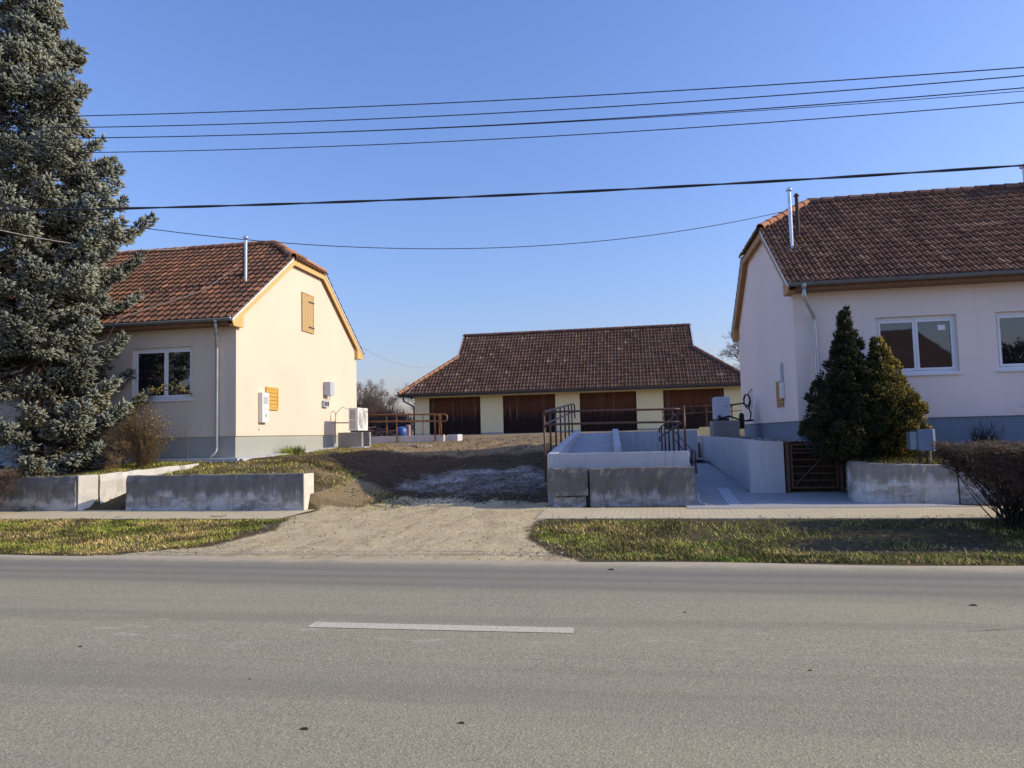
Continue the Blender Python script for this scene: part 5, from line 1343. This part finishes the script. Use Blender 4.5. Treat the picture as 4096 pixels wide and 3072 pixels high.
def hedge(label, x0, x1, yc, hw, stem, lo_fn, zt_fn, n_stem, n_twig, seed):
    """clipped leafless hedge: ribbed stems below, a shell of short twigs pointing everywhere"""
    rng = np.random.default_rng(seed); P0 = []; P1 = []; R0 = []; R1 = []; C_ = []
    for _ in range(n_stem):
        a = np.array([rng.uniform(*stem), yc + hw * .3 + rng.uniform(-.25, .25), 0]); a[2] = hz(a[0], a[1]) - .03
        ex = np.clip(a[0] + rng.normal(0, .55), x0, x1); zt = zt_fn(ex, rng); lo = lo_fn(ex)
        e = np.array([ex, yc + rng.uniform(-hw, hw), lo + (zt - lo) * rng.random() ** .6])
        k = 5; ts = np.linspace(0, 1, k + 1); pts = a[None] + (e - a)[None] * ts[:, None] + rng.normal(0, .05, 3)[None] * np.sin(math.pi * ts)[:, None] + rng.normal(0, .022, (k + 1, 3)) * ts[:, None]
        r_ = .011 * (1.1 - ts) + .002; P0.append(pts[:-1]); P1.append(pts[1:]); R0.append(r_[:-1]); R1.append(r_[1:]); C_.append(np.tile(np.array([.060, .046, .036]) * rng.uniform(.6, 1.4), (k, 1)))
    ex = rng.uniform(x0, x1, n_twig); zt = np.array([zt_fn(v, rng) for v in ex]); lo = np.array([lo_fn(v) for v in ex])
    u_ = rng.random(n_twig) ** .55; zz = lo + (zt - lo) * u_
    yy = yc + np.sign(rng.normal(0, 1, n_twig)) * hw * rng.random(n_twig) ** .45
    A = np.stack([ex, yy, zz], 1); d = rng.normal(0, 1, (n_twig, 3)); d[:, 2] = np.abs(d[:, 2]) * .8 + .1; d[:, 0] -= .45 * np.clip((x0 + .5 - ex) / .5, 0, 1)
    d /= np.linalg.norm(d, axis=1, keepdims=True); L_ = rng.uniform(.05, .20, (n_twig, 1)); Bm = A + d * L_ * .55 + rng.normal(0, .012, (n_twig, 3)); E_ = A + d * L_ + rng.normal(0, .02, (n_twig, 3))
    E_[:, 2] = np.minimum(E_[:, 2], zt + rng.normal(.01, .03, n_twig))
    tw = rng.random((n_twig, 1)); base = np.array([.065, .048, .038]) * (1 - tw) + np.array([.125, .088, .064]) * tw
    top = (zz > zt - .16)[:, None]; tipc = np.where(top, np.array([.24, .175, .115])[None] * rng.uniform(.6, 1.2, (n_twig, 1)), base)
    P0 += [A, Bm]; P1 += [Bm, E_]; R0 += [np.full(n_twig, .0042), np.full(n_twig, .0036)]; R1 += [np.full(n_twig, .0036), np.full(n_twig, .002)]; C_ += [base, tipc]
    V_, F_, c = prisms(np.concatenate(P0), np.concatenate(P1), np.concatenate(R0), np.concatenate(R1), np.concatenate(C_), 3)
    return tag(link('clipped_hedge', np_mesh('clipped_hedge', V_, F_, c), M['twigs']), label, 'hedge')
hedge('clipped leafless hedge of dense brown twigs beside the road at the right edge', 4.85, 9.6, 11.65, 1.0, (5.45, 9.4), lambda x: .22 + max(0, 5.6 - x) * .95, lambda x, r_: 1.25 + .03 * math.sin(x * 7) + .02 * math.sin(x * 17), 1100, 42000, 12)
hedge('small piece of leafless hedge in front of the wall at the left edge', -17, -13.75, 13.95, .32, (-16.6, -14.2), lambda x: .2 + max(0, x + 14.3) * .6, lambda x, r_: 1.06, 300, 9000, 13)
def dry_top(cx, cy, cz, rx, rz):
    def f(rng, a):
        d = rng.normal(0, 1, 3); d /= np.linalg.norm(d); q = rng.random() ** .4
        return np.array([cx + d[0] * rx * q, cy + d[1] * .4 * q, cz + d[2] * rz * q])
    return f
bare_shrub('bare_sapling', 'single thin bare sapling in front of the grey plinth of the peach house', 'shrub', None, (-11.33, -11.32, 16.95, 16.96), lambda x, y: hz(x, y), lambda rng, a: np.array([-11.40 + rng.normal(0, .10), 16.95, 2.15 + rng.normal(0, .15)]), 7, 15, [(.14, .11, .08), (.2, .15, .1)], r=.006, wob=.03)
bare_shrub('small_bush', 'small dark leafless bush in front of the blue plinth of the pink house', 'shrub', None, (7.0, 7.5, 16.3, 16.5), lambda x, y: hz(x, y), lambda rng, a: np.array([7.25 + rng.normal(0, .19), 16.4 + rng.normal(0, .1), 1.42 + rng.normal(0, .13)]), 170, 16, [(.03, .028, .03), (.06, .05, .05)], r=.006, wob=.05)
bare_shrub('bare_branch', 'thin bare branches reaching in over the hedge at the right edge', 'shrub', None, (9.4, 9.6, 16.2, 16.4), lambda x, y: hz(x, y), lambda rng, a: np.array([rng.uniform(7.6, 9.4), 16.3 + rng.normal(0, .1), 1.55 + rng.random() * .75]), 26, 17, [(.12, .10, .09), (.18, .15, .12)], r=.006, wob=.10, seg=6)
def leafy(name, label, pts, spread, n, cols, seed, size=.05):
    rng = np.random.default_rng(seed); P = np.array(pts); seg = np.concatenate([[0], np.cumsum(np.linalg.norm(np.diff(P, axis=0), axis=1))])
    s = rng.uniform(0, seg[-1], n); c = np.stack([np.interp(s, seg, P[:, i]) for i in range(3)], 1) + rng.normal(0, spread, (n, 3))
    d = rng.normal(0, 1, (n, 3)); d /= np.linalg.norm(d, axis=1, keepdims=True); q = np.cross(d, rng.normal(0, 1, (n, 3))); q /= np.linalg.norm(q, axis=1, keepdims=True)
    L_ = rng.uniform(.6, 1.2, (n, 1)) * size
    V_ = np.stack([c - d * L_, c + q * L_ * .45, c + d * L_, c - q * L_ * .45], 1).reshape(-1, 3); F_ = np.arange(4 * n).reshape(-1, 4)
    col = np.array(cols)[rng.integers(0, len(cols), n)] * rng.uniform(.7, 1.25, (n, 1))
    root = empty(name, tuple(P[0])); tag(root, label, 'plant')
    b = MB(); b.tube([tuple(p) for p in P], .008, 6); b.build('stem', M['bark'], root)
    link('leaves', np_mesh('leaves', V_, F_, col), M['scales'], root)
leafy('leafy_creeper', 'rambling creeper with yellow and green leaves reaching across the window of the peach house', [(-12.75, 16.9, 1.2), (-12.95, 17.0, 2.3), (-12.85, 17.1, 2.85), (-12.45, 17.15, 3.0), (-12.0, 17.2, 3.12), (-11.65, 17.2, 3.05), (-11.42, 17.2, 2.86)], .055, 420, [(.16, .17, .05), (.28, .19, .05), (.20, .12, .05), (.10, .13, .04), (.24, .22, .08)], 18, .042)

def bare_tree(name, label, x, y, z, H, seed, group=None, col=((.07, .055, .048), (.12, .095, .085)), spread=1.0, levels=5, trunk=.13, cat='tree', kids=(3, 5), fine=.006):
    rng = np.random.default_rng(seed); root = empty(name, (x, y, z)); tag(root, label, cat, group)
    TP = [[], [], [], []]; CP = [[], [], [], []]
    def grow(p, d, L_, r_, lv):
        n = 4; pts = [p]; q = d
        for i in range(n):
            q = unit(q + rng.normal(0, .13, 3) + np.array([0, 0, .05])); pts.append(pts[-1] + q * L_ / n)
        tgt = TP if lv == 0 else CP
        for i in range(n):
            tgt[0].append(pts[i]); tgt[1].append(pts[i + 1]); tgt[2].append(r_ * (1 - .45 * i / n)); tgt[3].append(r_ * (1 - .45 * (i + 1) / n))
        if lv >= levels: return
        for _ in range(int(rng.integers(*kids)) + (1 if lv == 0 else 0)):
            f = rng.uniform(.35, 1.0); i = min(int(f * n), n - 1); b0 = pts[i] + (pts[i + 1] - pts[i]) * (f * n - i)
            side = rng.normal(0, 1, 3); side -= q * side.dot(q); side = unit(side)
            grow(b0, unit(q * rng.uniform(.55, .95) + side * rng.uniform(.5, .95) * spread + np.array([0, 0, .16])), L_ * rng.uniform(.52, .78), r_ * .52, lv + 1)
    grow(np.array([x, y, z - .15]), np.array([rng.normal(0, .08), rng.normal(0, .08), 1.0]), H * .40, trunk, 0)
    for nm, T, sd in (('trunk', TP, 7), ('crown', CP, 3)):
        m_ = len(T[0]); w_ = rng.random((m_, 1)); c = np.array(col[0]) * (1 - w_) + np.array(col[1]) * w_
        V_, F_, c = prisms(np.array(T[0]), np.array(T[1]), np.maximum(np.array(T[2]), fine), np.maximum(np.array(T[3]), fine * .8), c, sd)
        link(nm, np_mesh(nm, V_, F_, c), M['twigs'], root)
    return root
DB = bare_tree('dry_bush', 'dry straw brown bush between the blue spruce and the house plinth', -12.45, 16.75, 1.0, 1.9, 62, levels=5, trunk=.026, spread=1.8, col=((.15, .10, .055), (.28, .19, .09)), cat='shrub', kids=(4, 7), fine=.0035)
rng = np.random.default_rng(91); n = 1500
d = rng.normal(0, 1, (n, 3)); d /= np.linalg.norm(d, axis=1, keepdims=True); c0 = np.array([-12.35, 16.72, 1.92]) + d * np.array([.82, .42, .80]) * rng.random((n, 1)) ** .45
q = rng.normal(0, 1, (n, 3)); q /= np.linalg.norm(q, axis=1, keepdims=True); w_ = np.cross(q, d); L_ = rng.uniform(.012, .034, (n, 1))
V_ = np.stack([c0 - q * L_, c0 + w_ * L_ * .4, c0 + q * L_, c0 - w_ * L_ * .4], 1).reshape(-1, 3)
link('dry_leaves', np_mesh('dry_leaves', V_, np.arange(4 * n).reshape(-1, 4), np.array([(.30, .20, .07), (.38, .25, .07), (.22, .17, .08), (.17, .16, .06)])[rng.integers(0, 4, n)] * rng.uniform(.6, 1.2, (n, 1))), M['scales'], DB)
a = np.array([-12.45, 16.75, 1.0]) + rng.normal(0, .06, (500, 3)) * np.array([1, 1, .2]); e = c0[:500]; md = a + (e - a) * .55 + rng.normal(0, .07, (500, 3))
V_, F_, c = prisms(np.concatenate([a, md]), np.concatenate([md, e]), .004, .003, np.tile([.20, .14, .075], (1000, 1)), 3)
link('stems', np_mesh('stems', V_, F_, c), M['twigs'], DB)
bare_tree('bare_tree', 'leafless pale tree rising between the barn roof and the pink house', 8.6, 60, 1.65, 11.0, 33, spread=1.2, levels=6, trunk=.2, kids=(3, 5), fine=.010, col=((.20, .17, .145), (.30, .255, .215)))
G_ = 'leafless trees and scrub behind the rear ramp'
for i, (x, y, h, tr, lb) in enumerate(((-19.9, 56, 6.6, .14, 'leafless orchard tree just left of the barn roof corner'), (-23.0, 59, 5.6, .13, 'smaller leafless tree nearer the corner of the peach house'), (-19.2, 64, 6.9, .14, 'leafless tree half hidden behind the barn eaves'), (-27.5, 72, 6.2, .15, 'distant leafless tree at the edge of the peach house wall'))):
    bare_tree('bare_tree', lb, x, y, 1.65, h, 40 + i, G_, levels=6, trunk=tr, spread=1.35, fine=.007, col=((.15, .115, .095), (.25, .20, .165)))
for i, (x, y, w_, h, n, cc, lb) in enumerate(((-17.2, 48, 2.4, 2.2, 1300, ((.13, .07, .05), (.22, .12, .08)), 'low reddish brown scrub behind the railing near the barn'), (-20.5, 52, 3.0, 3.4, 1900, ((.12, .09, .075), (.20, .15, .13)), 'taller grey brown scrub in the middle behind the railing'), (-23.8, 53, 3.0, 3.0, 1700, ((.10, .08, .075), (.18, .14, .13)), 'grey scrub behind the railing near the white heat pump'), (-15.6, 46, 1.8, 1.7, 900, ((.10, .06, .05), (.20, .12, .09)), 'small rusty scrub beside the blue barrel'))):
    bare_shrub('scrub', lb, 'shrub', G_, (x - w_ * .6, x + w_ * .6, y - .8, y + .8), 1.6, (lambda x, y, w_, h: lambda rng, a: np.array([a[0] + rng.normal(0, .5), a[1] + rng.normal(0, .4), 1.65 + h * rng.random() ** .5]))(x, y, w_, h), n, 50 + i, cc, r=.014, wob=.12)
b = MB()
for k in range(40):
    a = random.uniform(0, math.pi); x = -13.9 + random.gauss(0, .7); y = 37.5 + random.gauss(0, .4); z = 1.7 + abs(random.gauss(0, .22)) * max(.2, 1 - abs(x + 13.9))
    b.tube([(x - .7 * math.cos(a), y - .5 * math.sin(a), z), (x + .7 * math.cos(a), y + .5 * math.sin(a), z + random.uniform(-.1, .25))], random.uniform(.02, .05), 5)
tag(b.build('brushwood_pile', M['rust_dark']), 'dark pile of cut branches behind the ochre railing', 'brushwood')

# ------------------------------------------------------------------ grass
def in_rect(n, rng, x0, x1, y0, y1): return rng.uniform(x0, x1, n), rng.uniform(y0, y1, n)
GP = []
def blades(x, y, rng, hmin, hmax, green, w=.006, lean=.55):
    n = len(x); z = height(x, y); h = rng.uniform(hmin, hmax, n) * rng.uniform(.6, 1.2, n); a = rng.uniform(0, 6.28, n); l_ = rng.normal(0, lean, n) * h
    dx, dy = np.cos(a), np.sin(a); wx, wy = -dy * w * rng.uniform(.6, 1.5, n), dx * w * rng.uniform(.6, 1.5, n)
    b0 = np.stack([x - wx, y - wy, z - .01], 1); b1 = np.stack([x + wx, y + wy, z - .01], 1)
    m0 = np.stack([x + dx * l_ * .4 - wx * .7, y + dy * l_ * .4 - wy * .7, z + h * .6], 1); m1 = np.stack([x + dx * l_ * .4 + wx * .7, y + dy * l_ * .4 + wy * .7, z + h * .6], 1)
    tp = np.stack([x + dx * l_, y + dy * l_, z + h * .95], 1)
    V_ = np.stack([b0, b1, m1, m0, tp], 1).reshape(-1, 3)
    F_ = (np.array([(0, 1, 2, 3), (3, 2, 4, 4)])[None] + 5 * np.arange(n)[:, None, None]).reshape(-1, 4)
    g = rng.random(n)[:, None] < (green if np.ndim(green) == 0 else green[:, None]); k = rng.random((n, 1))
    cg = np.array([.070, .108, .012]) * (1 - k) + np.array([.25, .275, .032]) * k; cs = np.array([.17, .115, .04]) * (1 - k) + np.array([.46, .35, .14]) * k
    c = np.where(g, cg, cs)
    return V_, F_, np.repeat(c, 2, 0)
def verge_patch(n, x0, x1, y0, y1, seed, keep, green, h=(.018, .055)):
    rng = np.random.default_rng(seed); x, y = in_rect(n, rng, x0, x1, y0, y1); k = keep(x, y, rng); x, y = x[k], y[k]
    c = 1 + 2.2 * np.clip(vnoise(x * 3.2, y * 3.2, seed), -.3, .5)
    V_, F_, C_ = blades(x, y, rng, h[0], h[1], green(x, y), w=.0055, lean=1.1)
    return V_, F_, C_ * np.repeat(np.clip(c, .55, 1.5), 2)[:, None] * 1.25
def keep_l(x, y, rng):
    t = (y - road_edge(x)) / (walk_near(x) - road_edge(x)); e = vnoise(x * 2.2, y * 2.2, 5) * .9
    return (t > .03) & (t < .985) & (x < grass_l(y) + e * .6 - .1) & (rng.random(len(x)) < .55 + 1.1 * vnoise(x * 1.3, y * 1.6, 6) + .25)
def keep_r(x, y, rng):
    t = (y - road_edge(x)) / (walk_near(x) - road_edge(x)); e = vnoise(x * 2.2, y * 2.2, 7) * .9
    dens = np.where(t < .30, 1.0, np.where(x < .8, .55, .14)) + 1.1 * vnoise(x * 1.1, y * 1.4, 8)
    return (t > .06) & (t < .94) & (x > grass_r(y) + e * .6 + .1) & (rng.random(len(x)) < dens)
parts = [verge_patch(80000, -16, -6.0, 9.1, 13.6, 21, keep_l, lambda x, y: np.clip(.50 + 1.0 * vnoise(x * .9, y * 1.6, 31) - .35 * sm((10.2 - y) / .8), .05, .95)),
         verge_patch(95000, -1.8, 9.5, 8.4, 13.4, 22, keep_r, lambda x, y: np.clip(.60 + .9 * vnoise(x * .9, y * 1.6, 32), .1, .97), (.02, .065)),
         verge_patch(9000, -13.2, -11.0, 15.3, 17.4, 23, lambda x, y, r_: (x < bed_x(y) - .25) & (y < 17.38), lambda x, y: np.full(len(x), .55), (.03, .10)),
         verge_patch(9000, -11.0, -6.7, 15.2, 17.6, 24, lambda x, y, r_: r_.random(len(x)) < .5 + 1.2 * vnoise(x * 1.2, y * 1.5, 9), lambda x, y: np.full(len(x), .5), (.02, .08)),
         verge_patch(6000, -10.1, -8.4, 18.5, 25.5, 25, lambda x, y, r_: r_.random(len(x)) < .45 + 1.3 * vnoise(x * 1.0, y * 1.2, 10), lambda x, y: np.full(len(x), .55), (.02, .07)),
         verge_patch(3500, -6.95, -5.0, 14.55, 16.6, 26, lambda x, y, r_: r_.random(len(x)) < .4 + 1.3 * vnoise(x * 1.4, y * 1.4, 12), lambda x, y: np.full(len(x), .45), (.02, .07)),
         verge_patch(14000, 4.4, 10.5, 15.25, 16.9, 27, lambda x, y, r_: np.ones(len(x), bool), lambda x, y: np.full(len(x), .30), (.03, .12)),
         verge_patch(350, -15, 9, 9.4, 13, 29, lambda x, y, r_: keep_l(x, y, r_) | keep_r(x, y, r_), lambda x, y: np.full(len(x), .4), (.08, .20)),
         verge_patch(600, -10.35, -9.95, 19.9, 20.9, 28, lambda x, y, r_: np.ones(len(x), bool), lambda x, y: np.full(len(x), .95), (.10, .30))]
off = 0; VV = []; FF = []; CC = []
for V_, F_, c in parts: VV.append(V_); FF.append(F_ + off); CC.append(c); off += len(V_)
V_, F_, c = np.concatenate(VV), np.concatenate(FF), np.concatenate(CC)
tri = F_.copy()
# split quads and tips into triangles for a clean mesh
quads = F_[F_[:, 2] != F_[:, 3]]; tips = F_[F_[:, 2] == F_[:, 3]][:, :3]
cq, ct = c[F_[:, 2] != F_[:, 3]], c[F_[:, 2] == F_[:, 3]]
T_ = np.concatenate([quads[:, [0, 1, 2]], quads[:, [0, 2, 3]], tips]); C_ = np.concatenate([cq, cq, ct])
tag(link('grass', np_mesh('grass', V_, T_, C_), M['blades']), 'short mixed green and straw coloured winter grass', 'grass', kind='stuff')
# fallen leaves on the verge and a few on the road
rng = np.random.default_rng(77); n = 5200
x = np.concatenate([rng.uniform(-14, -6, 1500), rng.uniform(-1.6, 9, 3400), rng.uniform(-6, 6, 300)]); y = np.concatenate([rng.uniform(9.6, 13.2, 1500), rng.uniform(9.4, 12.9, 3400), rng.uniform(15.5, 24, 300)])
z = height(x, y) + rng.uniform(.004, .03, n)
d = np.stack([rng.normal(0, 1, n), rng.normal(0, 1, n), rng.normal(0, .35, n)], 1); d /= np.linalg.norm(d, axis=1, keepdims=True); q = np.stack([-d[:, 1], d[:, 0], rng.normal(0, .35, n)], 1)
s = rng.uniform(.010, .028, (n, 1)); p = np.stack([x, y, z], 1)
V_ = np.stack([p - d * s, p + q * s * .55, p + d * s, p - q * s * .55], 1).reshape(-1, 3); F_ = np.arange(4 * n).reshape(-1, 4)
c = np.array([(.16, .10, .05), (.24, .16, .09), (.10, .065, .04), (.33, .26, .17)])[rng.integers(0, 4, n)] * rng.uniform(.7, 1.2, (n, 1))
tag(link('fallen_leaves', np_mesh('fallen_leaves', V_, F_, c), M['blades']), 'small brown fallen leaves scattered on the verges', 'leaves', kind='stuff')
b = MB()
for (x, y, s) in ((-1.0, 4.02, .022), (-1.85, 3.85, .028), (2.9, 7.0, .035), (1.1, 5.1, .016), (-2.6, 4.6, .012), (1.9, 3.9, .012), (-.3, 8.55, .04), (2.35, 4.4, .012), (.4, 6.6, .018), (-4.4, 5.2, .02), (3.6, 5.9, .016)):
    b.hexa([(x - s, y - s * .4, .001), (x + s, y - s * .5, .001), (x + s * .8, y + s * .5, .001), (x - s * .7, y + s * .4, .001)], [(x - s * .5, y - s * .2, s * .35), (x + s * .6, y - s * .2, s * .4), (x + s * .4, y + s * .2, s * .4), (x - s * .4, y + s * .2, s * .3)])
tag(b.build('litter', M['rust_dark']), 'few dark crumbs of dirt and leaves lying on the asphalt', 'litter', kind='stuff')

# ------------------------------------------------------------------ houses across the street (seen only as reflections in the windows)
def street_house(x0, x1, y0, y1, label, wallc):
    root = empty('street_house', (x0, y1, 0)); tag(root, label, 'house', 'houses across the street')
    b = MB(); b.box((x0, y0, -.2), (x1, y1, 3.3)); b.build('wall', wallc, root)
    b = MB(); ym = (y0 + y1) / 2; zr = 3.25 + (y1 - y0 + 1) / 2 * .86
    b.add([(x0 - .5, y0 - .5, 3.25), (x1 + .5, y0 - .5, 3.25), (x1 + .5, y1 + .5, 3.25), (x0 - .5, y1 + .5, 3.25), (x0 + 2.4, ym, zr), (x1 - 2.4, ym, zr)], [(3, 2, 5, 4), (1, 0, 4, 5), (0, 3, 4), (2, 1, 5), (0, 1, 2, 3)])
    at = b.build('roof', M['tile_b'], root)
    a_ = at.data.attributes.new('col', 'FLOAT_COLOR', 'FACE'); a_.data.foreach_set('color', [.35] * 4 * len(at.data.polygons))
    for k in range(3):
        xx = x0 + (x1 - x0) * (.16 + .28 * k); b = MB(); b.box((xx, y1 + .003, 1.1), (xx + 1.3, y1 + .06, 2.5)); b.build('window', M['glass'], root)
street_house(-46, -33, -17, -8, 'cream street house behind the camera to the left', M['cream'])
street_house(-31, -19, -16, -7, 'long street house behind the camera', M['cream'])
street_house(7, 19.4, -16.5, -8, 'pale street house behind the camera to the right', M['pink'])
scale_conifer('round_tree', 21.5, -8, 0, [(0, .3), (1.5, .6), (2.5, 2.0), (4.0, 2.4), (5.2, 1.7), (5.9, .3)], 'round evergreen garden tree across the street', GD, 9, clumps=260, per=40, size=(.3, .5), shoot=(.15, .3), rad=(.03, .06))
